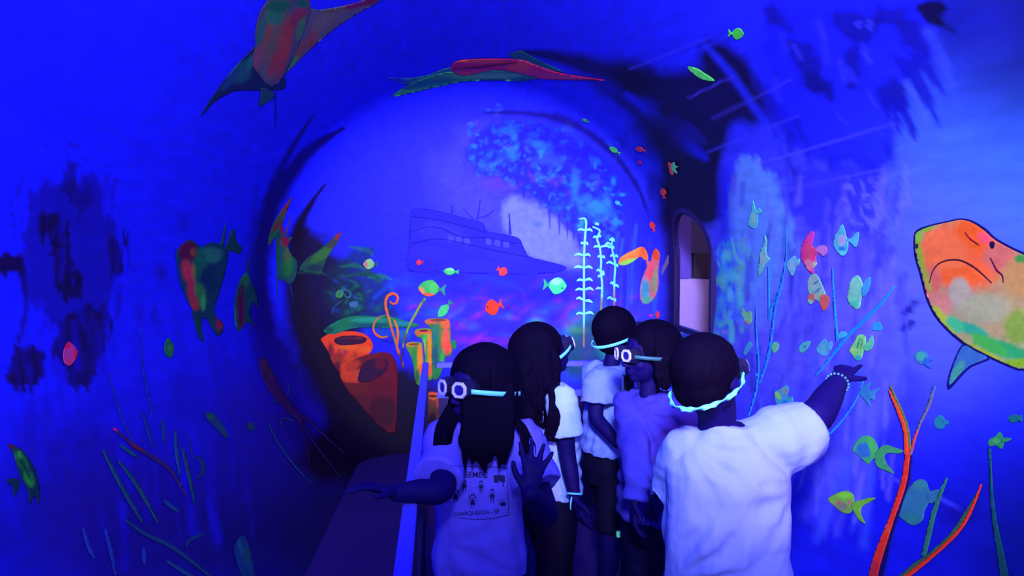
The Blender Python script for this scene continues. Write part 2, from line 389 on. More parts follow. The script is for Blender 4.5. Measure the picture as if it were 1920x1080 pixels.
    for pts in ([(1694,92),(1742,104),(1764,150),(1777,184),(1752,160)], [(1728,58),(1746,72),(1776,116),(1802,168),(1770,122)], [(1664,100),(1722,112),(1742,170),(1764,238),(1734,196),(1700,150)],
                [(1660,186),(1696,180),(1712,226),(1723,270),(1704,250),(1684,206)], [(1700,148),(1708,160),(1724,204),(1712,186)], [(1668,206),(1682,208),(1690,240),(1696,266),(1680,240)], [(1640,170),(1662,176),(1672,214),(1668,236),(1652,200)]):
        Pg(pts, ST, .85, 2.2, 3, curve=False)
    L([(1740,60),(1775,130),(1800,200)], [20,16,4], T(52,66,225), .5, .8, .4)
    L([(1700,155),(1730,210),(1745,260)], [10,16,8], T(62,80,240), .6, .8, .4)
    for x, y, rx, ry in ((1625,105,5,22),(1630,45,6,12),(1500,290,6,16),(1610,45,6,8),(1480,340,8,10),(1655,250,3,5)):
        B(x, y, rx, ry, T(54,58,255), .6, 2, rot=-.4, nz=.4)
    # turquoise flecks beside the doorway
    for k in range(120):
        x = 1345+abs(rs.gauss(0,22)); y = rs.uniform(450,625)
        B(x, y, rs.uniform(2,8), rs.uniform(4,14), T(rs.choice([(60,150,230),(50,110,255),(90,180,220),(40,70,255),(100,190,190)])), .6, 2, rot=rs.uniform(-.5,.5), nz=.7)
    L([(1372,445),(1380,480),(1392,500),(1384,520)], [2,8,12,3], T(100,180,200), .9, .5, .5, m.n4)
    for x, y in ((1357,482),(1372,515),(1369,550),(1388,555)): B(x, y, 6, 12, T(90,190,230), .85, 2, nz=.8)
    L([(1262,640),(1300,622),(1345,618),(1390,632)], [26,20,16,10], T(70,90,230), .8, .7, .6, m.n4)
    for k in range(30): B(rs.uniform(1275,1365), rs.gauss(624,5), rs.uniform(3,9), rs.uniform(2,4), T(rs.choice([(90,170,210),(130,120,240),(40,60,160),(60,110,255)])), .7, 2, nz=.6)
    L([(1350,610),(1370,603),(1372,640)], [6,10,12], T(90,190,200), .8, .5, .4)
    # violet and dark spots on the right, smudged flowers
    for x, y in ((1712,580),(1700,612)): 
        for k in range(5): B(x+rs.gauss(0,9), y+rs.gauss(0,6), 8, 6, T(30,18,150), .85, 2, nz=.5)
    L([(1600,540),(1560,610),(1500,690)], [20,60,60], T(96,88,245), .5, .9, .6, m.n2)
    L([(1680,700),(1640,780),(1560,880)], [20,50,60], T(84,84,240), .55, .9, .6, m.n2)
    L([(1700,690),(1710,740),(1680,800),(1640,850)], [20,44,40,20], T(26,20,190), .4, .9, .6, m.n2)
    B(1790, 970, 40, 26, T(16,8,140), .7, 1.5, nz=.6)
    # joints between the wall panels, running along the tunnel
    for z, col, a in (((1290,184),(1373,143)), T(60,50,220), .5), (((1336,223),(1481,148)), T(60,50,220), .5), (((1326,285),(1497,215)), T(60,50,235), .5), (((1424,306),(1679,228)), T(84,76,255), .5), (((1466,358),(1647,321)), T(84,80,255), .5), (((1622,876),(1818,958)), T(60,60,255), .6), (((1180,130),(1330,70)), T(60,60,255), .3), (((1440,560),(1720,545)), T(90,80,255), .25):
        L(list(z), 4.2, col, min(1, a*1.5), .6, curve=False)
paint_mural(mu)
mu.c = np.clip(mu.c, 0.0005, .93)

I, J = np.meshgrid(np.arange(NP-1), np.arange(NT), indexing='ij')
J2 = (J+1) % NT
quads = np.stack([I*NT+J, (I+1)*NT+J, (I+1)*NT+J2, I*NT+J2], -1).reshape(-1, 4)
fc = VERT[quads].mean(1)
fth = np.arctan2(fc[:,2]-CZ, fc[:,0]-CX)
far = fc[:,1] > Y0+.42
floor_cut = fc[:,2] < -0.02
DY0, DY1, DZ0, DZ1 = 4.50, 5.20, 1.0, 1.77
def in_door(P, e=0.0):
    yc, zs = (DY0+DY1)/2, DZ1-.26
    top = np.where(P[:,2] > zs, ((P[:,1]-yc)/((DY1-DY0)/2+e))**2 + ((P[:,2]-zs)/(.26+e))**2 < 1, True)
    return (P[:,0] > CX+.8) & (P[:,1] > DY0-e) & (P[:,1] < DY1+e) & (P[:,2] > DZ0-e) & (P[:,2] < DZ1+e) & top
cutd = in_door(fc)
def shell_part(name, mask):
    q = quads[mask & ~floor_cut]; u, inv = np.unique(q, return_inverse=True); f = inv.reshape(-1, 4)
    me = bpy.data.meshes.new(name)
    me.vertices.add(len(u)); me.vertices.foreach_set('co', VERT[u].astype(np.float32).ravel())
    me.loops.add(f.size); me.loops.foreach_set('vertex_index', f.astype(np.int32).ravel())
    me.polygons.add(len(f)); me.polygons.foreach_set('loop_start', np.arange(0, f.size, 4, dtype=np.int32)); me.polygons.foreach_set('loop_total', np.full(len(f), 4, np.int32))
    me.polygons.foreach_set('use_smooth', np.ones(len(f), bool))
    me.update(calc_edges=True); me.validate()
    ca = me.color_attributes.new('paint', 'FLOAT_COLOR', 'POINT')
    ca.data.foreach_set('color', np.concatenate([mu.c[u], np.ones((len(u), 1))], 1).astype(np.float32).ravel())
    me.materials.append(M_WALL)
    o = bpy.data.objects.new(name, me); COL.objects.link(o); tag(o, kind='structure'); return o
UP = (fth > math.radians(48)) & (fth < math.radians(132))
LEFT = (fth >= math.radians(132)) | (fth < -PI/2)
shell_part('wall_far', far)
shell_part('ceiling', ~far & UP)
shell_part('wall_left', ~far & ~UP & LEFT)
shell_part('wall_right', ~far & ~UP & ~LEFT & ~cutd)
# back end of the tunnel behind the photographer
bmx = bmesh.new(); bmesh.ops.create_circle(bmx, cap_ends=True, segments=48, radius=RAD+.02, matrix=Matrix.Translation((CX, -1.5, CZ)) @ Matrix.Rotation(PI/2, 4, 'X'))
M_BACK = mat('back_wall_paint', T(20, 20, 150)); tag(bm_obj('wall_back', bmx, M_BACK, smooth=False), kind='structure')
M_FLOOR = mat('floor_covering', T(40, 12, 110), .85, .3, 90, .25)
fl = link_mesh('floor', [(-.9, -1.5, 0), (1.15, -1.5, 0), (1.15, 5.6, 0), (-.9, 5.6, 0), (-.9, -1.5, -.05), (1.15, -1.5, -.05), (1.15, 5.6, -.05), (-.9, 5.6, -.05)],
               [(0,1,2,3), (7,6,5,4), (0,4,5,1), (1,5,6,2), (2,6,7,3), (3,7,4,0)], M_FLOOR, smooth=False); tag(fl, kind='structure')
# ------------------------------------------------------------------ doorway in the right wall and the lit room behind it
def door_frame():
    yc, zs, hw = (DY0+DY1)/2, DZ1-.26, (DY1-DY0)/2
    loop = [(yc-hw-.015, DZ0-.01), (yc-hw-.015, zs)] + [(yc-(hw+.015)*math.cos(a), zs+(.275)*math.sin(a)) for a in np.linspace(0, PI, 15)[1:-1]] + [(yc+hw+.015, zs), (yc+hw+.015, DZ0-.01)]
    v = []; f = []; n = len(loop)
    for y, z in loop:
        xi = CX + math.sqrt(max(0, RAD**2-(z-CZ)**2))
        v += [(xi-.012, y, z), (xi+.03, y, z), (xi+.03, yc+(y-yc)*1.1, z+(.03 if z > 1.2 else -.03)), (xi-.012, yc+(y-yc)*1.1, z+(.03 if z > 1.2 else -.03))]
    for i in range(n):
        j = (i+1) % n
        for k in range(4):
            f.append((i*4+k, i*4+(k+1) % 4, j*4+(k+1) % 4, j*4+k))
    return v, f
v, f = door_frame()
M_FRAME = mat('doorway_frame_paint', T(30, 8, 90), .7, .2)
tag(link_mesh('door_1', v, f, M_FRAME, smooth=False), kind='structure')
M_UP = mat('room_wall_upper', (.10, .07, .24), .8); M_BROWN = mat('room_wall_brown_panel', (.065, .04, .10), .8); M_PINK = mat('room_wall_lower', (.62, .36, .92), .7)  # grey upper wall, brown panel, pink lower wall
def box(bm, x0, x1, y0, y1, z0, z1):
    vs = [bm.verts.new(c) for c in ((x0,y0,z0),(x1,y0,z0),(x1,y1,z0),(x0,y1,z0),(x0,y0,z1),(x1,y0,z1),(x1,y1,z1),(x0,y1,z1))]
    for q in ((0,3,2,1),(4,5,6,7),(0,1,5,4),(1,2,6,5),(2,3,7,6),(3,0,4,7)): bm.faces.new([vs[i] for i in q])
def boxes(name, bl, m, parent=None, bev=0.0):
    bm = bmesh.new()
    for b in bl: box(bm, *b)
    if bev: bmesh.ops.bevel(bm, geom=bm.edges[:], offset=bev, segments=2, affect='EDGES')
    return bm_obj(name, bm, m, parent, smooth=False)
tag(boxes('wall_side_room', [(3.0, 3.05, 3.7, 6.7, 0, 2.6)], M_UP), kind='structure')
tag(boxes('wall_side_room_end', [(1.72, 3.0, 6.65, 6.70, 1.28, 2.6)], M_UP), kind='structure')
tag(boxes('trim_1', [(1.72, 3.0, 6.64, 6.70, 0.0, 1.28)], M_PINK), kind='structure')
tag(boxes('trim_2', [(2.19, 3.0, 6.62, 6.65, 1.285, 1.52)], M_BROWN), kind='structure')
tag(boxes('trim_3', [(1.98, 2.16, 6.60, 6.65, 1.285, 2.1)], mat('room_wall_violet', (.16, .08, .6), .8)), kind='structure')
tag(boxes('ceiling_side_room', [(1.72, 3.05, 3.7, 6.7, 2.6, 2.65)], M_UP), kind='structure')
tag(boxes('floor_side_room', [(1.66, 3.05, 3.7, 6.7, -.05, 0.0)], M_BROWN), kind='structure')
d = bpy.data.lights.new('side_room_lamp', 'POINT'); d.energy = 16; d.color = (1.0, .80, 1.0); d.shadow_soft_size = .08
o = bpy.data.objects.new('side_room_lamp', d); COL.objects.link(o); o.location = (2.6, 5.4, 1.9)

# ------------------------------------------------------------------ railing along the walkway
M_RAIL = mat('rail_blue_white_paint', T(72, 70, 255), .5, .1); M_POST = mat('rail_dark_metal', T(28, 10, 84), .45)
rail = empty('walkway_railing', (-.13, 2.6, 0)); tag(rail, 'pale blue flat-topped railing on dark posts running down the left of the walkway', 'railing')
keep(boxes('top_rail', [(-.151, -.117, .6, 4.10, .872, .90)], M_RAIL, bev=.004), rail)
for y in (.75, 1.85, 2.95, 4.06): keep(boxes('post', [(-.150, -.120, y-.018, y+.018, 0, .875)], M_POST, bev=.003), rail)
keep(boxes('middle_rail', [(-.146, -.124, .6, 4.10, .44, .47)], M_POST, bev=.003), rail)
rail.rotation_euler[2] = .0249
cross = empty('end_railing', (.7, 4.1, 0)); tag(cross, 'pale blue double-bar railing across the far end of the walkway, behind the children', 'railing')
keep(boxes('top_rail', [(-.108, 1.45, 4.06, 4.12, .872, .90)], M_RAIL, bev=.004), cross)
keep(boxes('middle_rail', [(-.108, 1.45, 4.07, 4.11, .70, .735)], M_RAIL, bev=.004), cross)
keep(boxes('kick_panel', [(-.10, 1.44, 4.08, 4.10, .06, .70)], M_POST), cross)
for x in (.5, 1.05, 1.42): keep(boxes('post', [(x-.016, x+.016, 4.075, 4.107, 0, .873)], M_POST, bev=.003), cross)

# ------------------------------------------------------------------ painted creatures: thick fluorescent paint lying on the tunnel wall
def stroke_outline(pts, wd):
    p = smooth_open(pts, 5) if len(pts) > 2 else np.asarray([np.array(pts[0])*(1-t)+np.array(pts[1])*t for t in np.linspace(0, 1, 5)], float)
    wd = np.atleast_1d(wd).astype(float); wd = np.interp(np.linspace(0, 1, len(p)), np.linspace(0, 1, max(2, len(wd))), wd if len(wd) > 1 else [wd[0]]*2)
    t = np.gradient(p, axis=0); t /= np.linalg.norm(t, axis=1)[:,None]+1e-9; n = np.stack([-t[:,1], t[:,0]], 1)
    return p + n*wd[:,None]/2, p - n*wd[:,None]/2
LIFT = [0]
def set_paint(o, cols, m=None):
    ca = o.data.color_attributes.new('paint', 'FLOAT_COLOR', 'POINT')
    ca.data.foreach_set('color', np.concatenate([np.clip(cols, 0.0005, .95), np.ones((len(cols), 1))], 1).astype(np.float32).ravel())
def dabcol(q, base, dabs):
    c = np.tile(np.asarray(base, float), (len(q), 1))
    n = vnoise(q[:,0]/5.0, q[:,1]/5.0, 3)
    for d in dabs:
        x, y, rx, ry, col = d[:5]; rot = d[5] if len(d) > 5 else 0
        dx = q[:,0]-x; dy = q[:,1]-y; cc, ss = math.cos(rot), math.sin(rot)
        r = ((dx*cc+dy*ss)/rx)**2+((-dx*ss+dy*cc)/ry)**2
        a = np.clip((1.45-r*(.8+.5*n))*1.0, 0, 1); a = (a*a*(3-2*a))[:,None]; c = c*(1-a)+T(col)*a
    return c*(.9+.2*n[:,None])
def paint_shape(name, pts, base, dabs=(), parent=None, layer=0, curve=True, outline=None):
    p = smooth_closed(pts, 3) if curve else np.asarray(pts, float)
    keepi = [0]
    for i in range(1, len(p)):
        if np.hypot(*(p[i]-p[keepi[-1]])) > .6: keepi.append(i)
    p = p[keepi]
    mn, mx = p.min(0), p.max(0); st = float(np.clip(max(mx-mn)/26, 1.1, 3.6))
    gx, gy = np.meshgrid(np.arange(mn[0]+st/2, mx[0], st), np.arange(mn[1]+st/2, mx[1], st)); g = np.stack([gx.ravel(), gy.ravel()], 1)
    n = len(p); edges = [(i, (i+1) % n) for i in range(n)]
    r = geometry.delaunay_2d_cdt([Vector(a) for a in np.concatenate([p, g])], edges, [], 1, 1e-4)
    q = np.array([tuple(a) for a in r[0]]); faces = [tuple(f) for f in r[2]]
    if not faces: return None
    par = list(range(len(q)))
    def find(i):
        while par[i] != i: par[i] = par[par[i]]; i = par[i]
        return i
    for f in faces:
        a = find(f[0])
        for v_ in f[1:]: par[find(v_)] = a
    cnt_ = {}
    for f in faces: cnt_[find(f[0])] = cnt_.get(find(f[0]), 0)+1
    big = max(cnt_, key=cnt_.get)
    if cnt_[big] > .6*len(faces): faces = [f for f in faces if find(f[0]) == big]
    used_ = sorted({v_ for f in faces for v_ in f}); rm = {v_: i for i, v_ in enumerate(used_)}
    q = q[used_]; faces = [tuple(rm[v_] for v_ in f) for f in faces]
    P, N = on_wall(q)
    off = .0025+.0014*(layer+LIFT[0])
    top = P+N*off
    cnt = {}
    for f in faces:
        for a, b in zip(f, f[1:]+f[:1]): cnt[(a, b)] = 1
    bd = [(a, b) for (a, b) in cnt if (b, a) not in cnt]
    vs = list(top); fs = []
    f0 = faces[0]; nn = np.cross(top[f0[1]]-top[f0[0]], top[f0[2]]-top[f0[0]]); flip = np.dot(nn, N[f0[0]]) < 0
    for f in faces: fs.append(f[::-1] if flip else f)
    mp = {}
    for a, b in bd:
        for k in (a, b):
            if k not in mp: mp[k] = len(vs); vs.append(P[k]+N[k]*(off-.0012))
        w4 = (a, mp[a], mp[b], b); fs.append(w4[::-1] if flip else w4)
    vs = np.array(vs); col = dabcol(q, base if len(np.shape(base)) else base, dabs)
    col = np.concatenate([col, col[list(mp.keys())]*.9]) if mp else col
    o = link_mesh(name, vs, fs, M_FISH)
    used = len(vs); set_paint(o, col)
    if parent is not None: keep(o, parent)
    else:
        c = Vector(P.mean(0)); o.data.transform(Matrix.Translation(-c)); o.location = c
    return o
def paint_stroke(name, pts, wd, base, dabs=(), parent=None, layer=0):
    l, r = stroke_outline(pts, wd)
    return paint_shape(name, np.concatenate([l, r[::-1]]), base, dabs, parent, layer, curve=False)
def creature(name, label, cat, parts, group=None, shadow=None):
    """parts: (part name, outline, colour, dabs) or (part name, ('s', points, widths), colour, dabs)"""
    first = parts[0][1]; fp = np.array(first[1] if first[0] == 's' else first, float).mean(0)
    P, N = on_wall([fp]); e = empty(name, Vector(P[0])); tag(e, label, cat, group)
    for k, pt in enumerate(parts):
        nm, geo, col = pt[:3]; dabs = pt[3] if len(pt) > 3 else (); lay = pt[4] if len(pt) > 4 else k
        if isinstance(geo, tuple) and geo[0] == 's': paint_stroke(nm, geo[1], geo[2], T(col), dabs, e, lay)
        else: paint_shape(nm, geo, T(col), dabs, e, lay)
    return e
def single(name, label, cat, pts, col, dabs=(), group=None):
    return tag(paint_shape(name, pts, T(col), dabs), label, cat, group)
def fishpts(cx, cy, L, H, ang):
    a = math.radians(ang); c, s = math.cos(a), math.sin(a)
    def tr(l): return [(cx+L*x*c-H*y*s, cy+L*x*s+H*y*c) for x, y in l]
    body = tr([(-.5,.02),(-.40,-.24),(-.22,-.44),(0,-.5),(.14,-.32),(.26,-.10),(.26,.10),(.12,.34),(-.08,.48),(-.28,.42),(-.43,.2)])
    tail = tr([(.20,0),(.32,-.10),(.50,-.34),(.46,0),(.50,.34),(.32,.10)])
    return body, tail
def fish(label, cx, cy, L, H, ang, col, dabs=(), tailcol=None, group='painted fish of the mural', eye=False):
    b, t = fishpts(cx, cy, L, H, ang)
    parts = [('body', b, col, dabs), ('tail_fin', t, tailcol or col, ())]
    if eye:
        a = math.radians(ang); ex, ey = cx-L*.33*math.cos(a)+H*.12*math.sin(a), cy-L*.33*math.sin(a)-H*.12*math.cos(a)
        parts.append(('eye', [(ex+1.6*math.cos(k), ey+1.6*math.sin(k)) for k in np.linspace(0, 2*PI, 9)[:-1]], (14,10,60)))
    return creature('painted_fish', label, 'fish', parts, group)
G = 'painted fish of the mural'; SHK = 'shark'
# ---- the shark on the right wall
s7 = lambda p: cr(1320, 340, .4259, p)
OUT = s7([(926,240),(944,210),(1000,190),(1080,172),(1130,162),(1184,172),(1246,209),(1296,254),(1415,314),(1500,330),(1640,350),(1760,420),(1780,640),(1700,800),(1500,842),(1405,832),(1376,829),(1256,777),(1136,712),(1034,616),(983,524),(953,412),(928,322)])
BODY = s7([(933,240),(952,217),(1002,197),(1080,179),(1130,169),(1180,180),(1238,217),(1290,262),(1409,322),(1500,340),(1640,360),(1750,430),(1770,640),(1690,790),(1500,832),(1409,824),(1380,821),(1262,769),(1142,703),(1042,609),(992,519),(962,409),(937,320)])
def d7(l): return [(1320+x*.4259, 340+y*.4259, rx*.4259, ry*.4259, c) + tuple(r) for x, y, rx, ry, c, *r in l]
creature('painted_shark', 'large orange, cream and green shark with a down-turned mouth painted on the right wall', 'shark', [
    ('outline', OUT, (16,10,90), (), 0),
    ('body', BODY, (140,140,110), d7([
        (1300,560,330,170,(160,130,100)), (1180,470,170,110,(170,120,95)), (1130,500,70,80,(150,128,130)), (1240,560,120,70,(150,140,120)),
        (1150,330,210,150,(225,85,50)), (1060,300,110,120,(226,96,60)), (1200,240,110,60,(225,80,30),.6), (1130,420,110,40,(225,84,36)), (1000,460,50,90,(200,90,90),.2), (1040,540,60,60,(190,110,110),.6), (1310,330,80,70,(190,90,90)), (1400,420,90,90,(176,120,80)), (1240,250,40,22,(225,70,100),.6),
        (1130,480,48,60,(160,140,135)),
        (945,245,22,40,(120,160,60),.3), (985,205,34,12,(110,160,50),-.3), (955,330,16,90,(130,150,50),-.2), (985,430,16,70,(150,140,60),-.3), (1045,590,20,60,(150,160,50),-.7),
        (1180,650,90,26,(40,140,120),.35), (1330,740,150,36,(40,140,90),.35), (1260,720,100,30,(60,150,70),.5), (1400,640,80,80,(120,140,60)), (1110,630,50,30,(60,160,120),.7), (1230,752,120,12,(150,160,30),.45), (1400,800,80,20,(120,150,30)), (1080,645,40,9,(150,160,40),.8), (1400,340,30,20,(60,120,60))]), 1),
    ('pectoral_fin', s7([(1142,716),(1200,742),(1268,778),(1180,818),(1130,866),(1080,918),(1074,880),(1094,810)]), (16,12,110), (), 0),
    ('pectoral_fin', s7([(1145,724),(1200,750),(1250,778),(1176,810),(1125,855),(1086,898),(1084,870),(1102,812)]), (50,90,170), d7([(1120,840,20,60,(60,130,130),.5)]), 1),
    ('mouth', ('s', s7([(1000,445),(1012,400),(1035,366),(1070,348),(1110,343),(1150,350),(1200,378),(1240,412),(1275,445)]), [1.2,2.2,2.4,2.2,1.2]), (70,24,50), (), 3),
    ('eye', s7([(1268,266),(1280,262),(1288,272),(1284,290),(1274,292),(1268,280)]), (30,10,60), (), 3),
    ('nostril', s7([(940,276),(947,272),(951,286),(945,294),(940,288)]), (40,30,50), (), 3),
    ('gill_line', ('s', s7([(1270,335),(1285,365),(1300,392),(1322,412),(1326,444)]), [1.4,3,1.2]), (90,20,60), (), 3),
    ('gill_line', ('s', s7([(1158,222),(1180,250),(1220,278)]), [1,1.8,1]), (120,20,50), (), 3)])
# ---- rays
s3 = lambda p: cr(320, 0, .4815, p)
def d3(l): return [(320+x*.4815, y*.4815, rx*.4815, ry*.4815, c) + tuple(r) for x, y, rx, ry, c, *r in l]
GR = (38,80,70)
creature('painted_ray', 'large green and orange ray with spread wings painted at the top of the ceiling', 'ray', [
    ('wing', s3([(480,10),(560,36),(640,28),(740,4),(800,-40),(850,-70),(880,-60),(800,12),(740,44),(660,96),(590,150),(530,205),(470,262),(438,292),(430,240),(450,120)]), (86,78,100), d3([
        (560,130,16,70,(130,62,50),.35), (500,200,14,60,(120,70,50),.5), (600,80,30,60,(100,90,90),.9), (720,20,90,10,(110,24,80),-.3), (790,-5,50,14,(110,14,60),-.5), (640,40,60,10,(90,80,60),-.1), (470,250,20,40,(70,120,60),.6)]), 0),
    ('wing', s3([(338,172),(300,206),(250,260),(200,320),(155,385),(116,452),(165,400),(215,368),(260,352),(340,352),(400,352),(446,340),(436,285),(380,325),(330,270),(316,220)]), (14,34,70), d3([
        (270,280,40,46,(24,80,90),.6), (230,310,14,60,(20,60,110),.7), (310,240,16,40,(20,100,100),.4)]), 0),
    ('body', s3([(372,4),(400,-40),(520,-40),(545,30),(535,70),(515,130),(485,200),(462,250),(440,290),(415,325),(382,334),(350,300),(322,262),(314,230),(328,180),(328,120),(344,50)]), (74,66,90), d3([
        (400,120,44,150,(100,80,66),.25), (440,180,26,130,(150,56,44),.22), (380,110,12,80,(128,70,50),.3), (340,220,20,60,(120,70,80),.2), (400,60,40,40,(44,110,80)), (350,120,16,60,(40,96,90),.2), (500,60,26,60,(120,44,60),.3), (420,20,50,26,(20,90,60)), (375,280,30,36,(90,84,90)), (395,250,14,50,(150,56,44),.2), (510,14,26,16,(10,90,70)), (505,110,16,50,(60,110,70),.3)]), 1),
    ('fin', s3([(352,340),(380,346),(402,368),(384,388),(342,412),(348,370)]), (24,70,80), (), 2),
    ('tail', ('s', s3([(404,350),(408,420),(406,495)]), [3,2,1]), (14,30,130), (), 2)], 'rays of the mural')
creature('painted_ray', 'slender pink and green ray seen edge-on, painted across the ceiling', 'ray', [
    ('wing', s3([(850,302),(930,303),(1000,292),(1060,268),(1105,262),(1110,285),(1050,300),(960,330),(900,326)]), (30,110,130), d3([(880,312,40,16,(30,60,190))]), 0),
    ('wing', s3([(862,374),(920,332),(990,302),(1060,282),(1120,276),(1250,272),(1380,280),(1440,300),(1380,314),(1250,312),(1130,318),(1010,344),(930,362)]), (40,130,96), d3([(1000,325,120,14,(16,90,110),-.15), (1250,292,120,10,(90,150,120)), (1380,306,60,8,(30,90,100)), (1130,290,80,10,(70,170,90))]), 1),
    ('fin', s3([(1318,216),(1340,200),(1366,196),(1400,215),(1460,245),(1530,278),(1460,272),(1380,240)]), (20,80,100), (), 1),
    ('body', s3([(1090,262),(1105,240),(1150,230),(1250,226),(1360,230),(1430,254),(1500,278),(1600,296),(1690,310),(1560,310),(1450,306),(1360,284),(1260,270),(1150,292),(1105,282)]), (190,24,90), d3([(1200,236,110,8,(230,80,50)), (1500,295,140,8,(170,50,110),.1), (1360,256,50,22,(210,60,60)), (1250,280,120,8,(200,60,70)), (1130,285,30,12,(200,70,60))]), 2),
    ('crease', ('s', s3([(1102,262),(1180,258),(1240,252),(1300,244),(1350,240)]), [1,3,2,1]), (80,10,40), (), 4)], 'rays of the mural')
b2 = lambda p: cr(0, 260, .389, p)
def dB2(l): return [(x*.389, 260+y*.389, rx*.389, ry*.389, c) + tuple(r) for x, y, rx, ry, c, *r in l]
creature('painted_ray', 'larger green ray with a bright red side on the left wall', 'ray', [
    ('tail', ('s', b2([(1062,540),(1078,470),(1085,405)]), [9,5,1]), (16,84,70), (), 0),
    ('wing', b2([(1060,560),(1090,510),(1110,450),(1126,436),(1142,500),(1166,528),(1148,556),(1104,540),(1085,620)]), (14,70,70), (), 1),
    ('body', b2([(846,550),(866,520),(890,495),(918,486),(944,504),(970,520),(1010,500),(1055,508),(1090,540),(1088,610),(1060,720),(1030,820),(1040,860),(1074,896),(1068,935),(1046,952),(1016,910),(992,868),(962,862),(930,830),(890,760),(860,670)]), (10,66,84), dB2([
        (1010,560,60,40,(40,130,100)), (960,600,34,80,(14,110,70)), (1000,680,40,70,(8,50,84)), (900,540,44,50,(100,10,50)), (900,640,28,60,(210,54,70),-.2), (925,740,26,80,(190,44,70),-.15), (935,800,20,30,(180,60,50)), (930,645,10,50,(150,120,50),-.1), (960,740,26,50,(44,140,60),-.3), (975,790,14,40,(60,180,80)), (925,545,14,20,(150,80,40)), (1052,890,16,32,(180,20,60)), (1030,850,14,50,(10,70,80))]), 2),
    ('fin', b2([(925,820),(970,860),(968,920),(980,982),(948,935)]), (10,70,70), (), 1)], 'rays of the mural')
creature('painted_ray', 'narrow green ray with dark red underside on the left wall', 'ray', [
    ('tail', ('s', b2([(1186,660),(1196,620),(1206,570)]), [6,3,1]), (14,70,80), (), 0),
    ('body', b2([(1190,645),(1210,690),(1232,740),(1244,810),(1222,790),(1208,800),(1206,860),(1236,912),(1194,882),(1150,930),(1128,870),(1132,760),(1155,680)]), (14,80,80), dB2([(1180,680,24,50,(36,120,70),.2), (1158,820,18,110,(100,14,70)), (1165,730,14,30,(70,40,60)), (1135,860,5,60,(40,140,120))]), 1)], 'rays of the mural')
s4 = lambda p: cr(440, 360, .4075, p)
def d4(l): return [(440+x*.4075, 360+y*.4075, rx*.4075, ry*.4075, c) + tuple(r) for x, y, rx, ry, c, *r in l]
creature('painted_ray', 'upright dark green ray with a red-edged pointed wing beside the curved left rim', 'ray', [
    ('wing', s4([(268,18),(250,60),(232,110),(206,180),(180,215),(154,248),(160,196),(180,140),(214,84),(240,50)]), (60,74,60), d4([(236,60,8,50,(130,34,50),.5), (190,170,16,50,(90,50,50),.5), (175,200,12,30,(20,100,60),.5)]), 0),
    ('body', s4([(190,190),(215,150),(232,205),(268,206),(244,244),(262,290),(288,320),(284,380),(258,424),(230,410),(196,392),(190,300)]), (20,66,74), d4([(228,230,26,26,(110,20,60)), (240,330,30,60,(26,100,50)), (210,300,16,80,(20,80,80)), (240,290,16,40,(70,90,60)), (215,160,10,30,(120,20,50))]), 1),
    ('tail', ('s', s4([(196,380),(194,440),(195,505)]), [4,3,1]), (14,60,110), (), 0),
    ('tail', ('s', s4([(250,410),(262,460),(272,520)]), [4,3,1]), (14,40,100), (), 0),
    ('tail', ('s', s4([(232,200),(250,140),(260,105)]), [4,2,1]), (80,50,60), (), 0)], 'rays of the mural')
creature('painted_ray', 'dark green ray wing rising from the black rock at the left of the far wall', 'ray', [
    ('wing', s4([(492,184),(476,228),(440,280),(420,320),(404,368),(434,386),(390,378),(330,368),(296,356),(326,312),(380,272),(430,232),(462,200)]), (20,66,60), d4([(400,290,60,22,(40,100,40),-.6), (476,200,10,24,(130,20,60),.5), (370,350,40,16,(8,40,60)), (450,240,12,26,(60,50,60),.6)]), 0)], 'rays of the mural')
s5 = lambda p: cr(840, 200, .4259, p)
def d5(l): return [(840+x*.4259, 200+y*.4259, rx*.4259, ry*.4259, c) + tuple(r) for x, y, rx, ry, c, *r in l]
creature('painted_ray', 'bright orange and turquoise ray with a bent arm painted left of the doorway', 'ray', [
    ('wing', s5([(752,694),(756,668),(786,646),(820,630),(852,616),(874,634),(882,676),(862,672),(846,660),(812,684),(780,698)]), (235,110,60), d5([(790,685,50,12,(130,190,80),-.3), (800,645,60,10,(250,130,60),-.4), (860,640,18,26,(240,90,50))]), 0),
    ('body', s5([(864,640),(876,672),(892,680),(902,640),(916,624),(934,648),(930,690),(926,740),(928,784),(910,840),(880,868),(858,866),(846,840),(848,780),(866,730),(876,700)]), (200,90,120), d5([(918,650,16,30,(240,70,40)), (895,740,22,50,(220,70,110)), (868,810,22,60,(60,130,190)), (905,790,18,40,(170,110,110)), (880,850,24,18,(70,150,150)), (915,760,8,60,(110,150,120))]), 1),
    ('fin', s5([(970,652),(972,690),(952,724),(942,746),(944,712),(958,680)]), (110,90,160), (), 1)], 'rays of the mural')
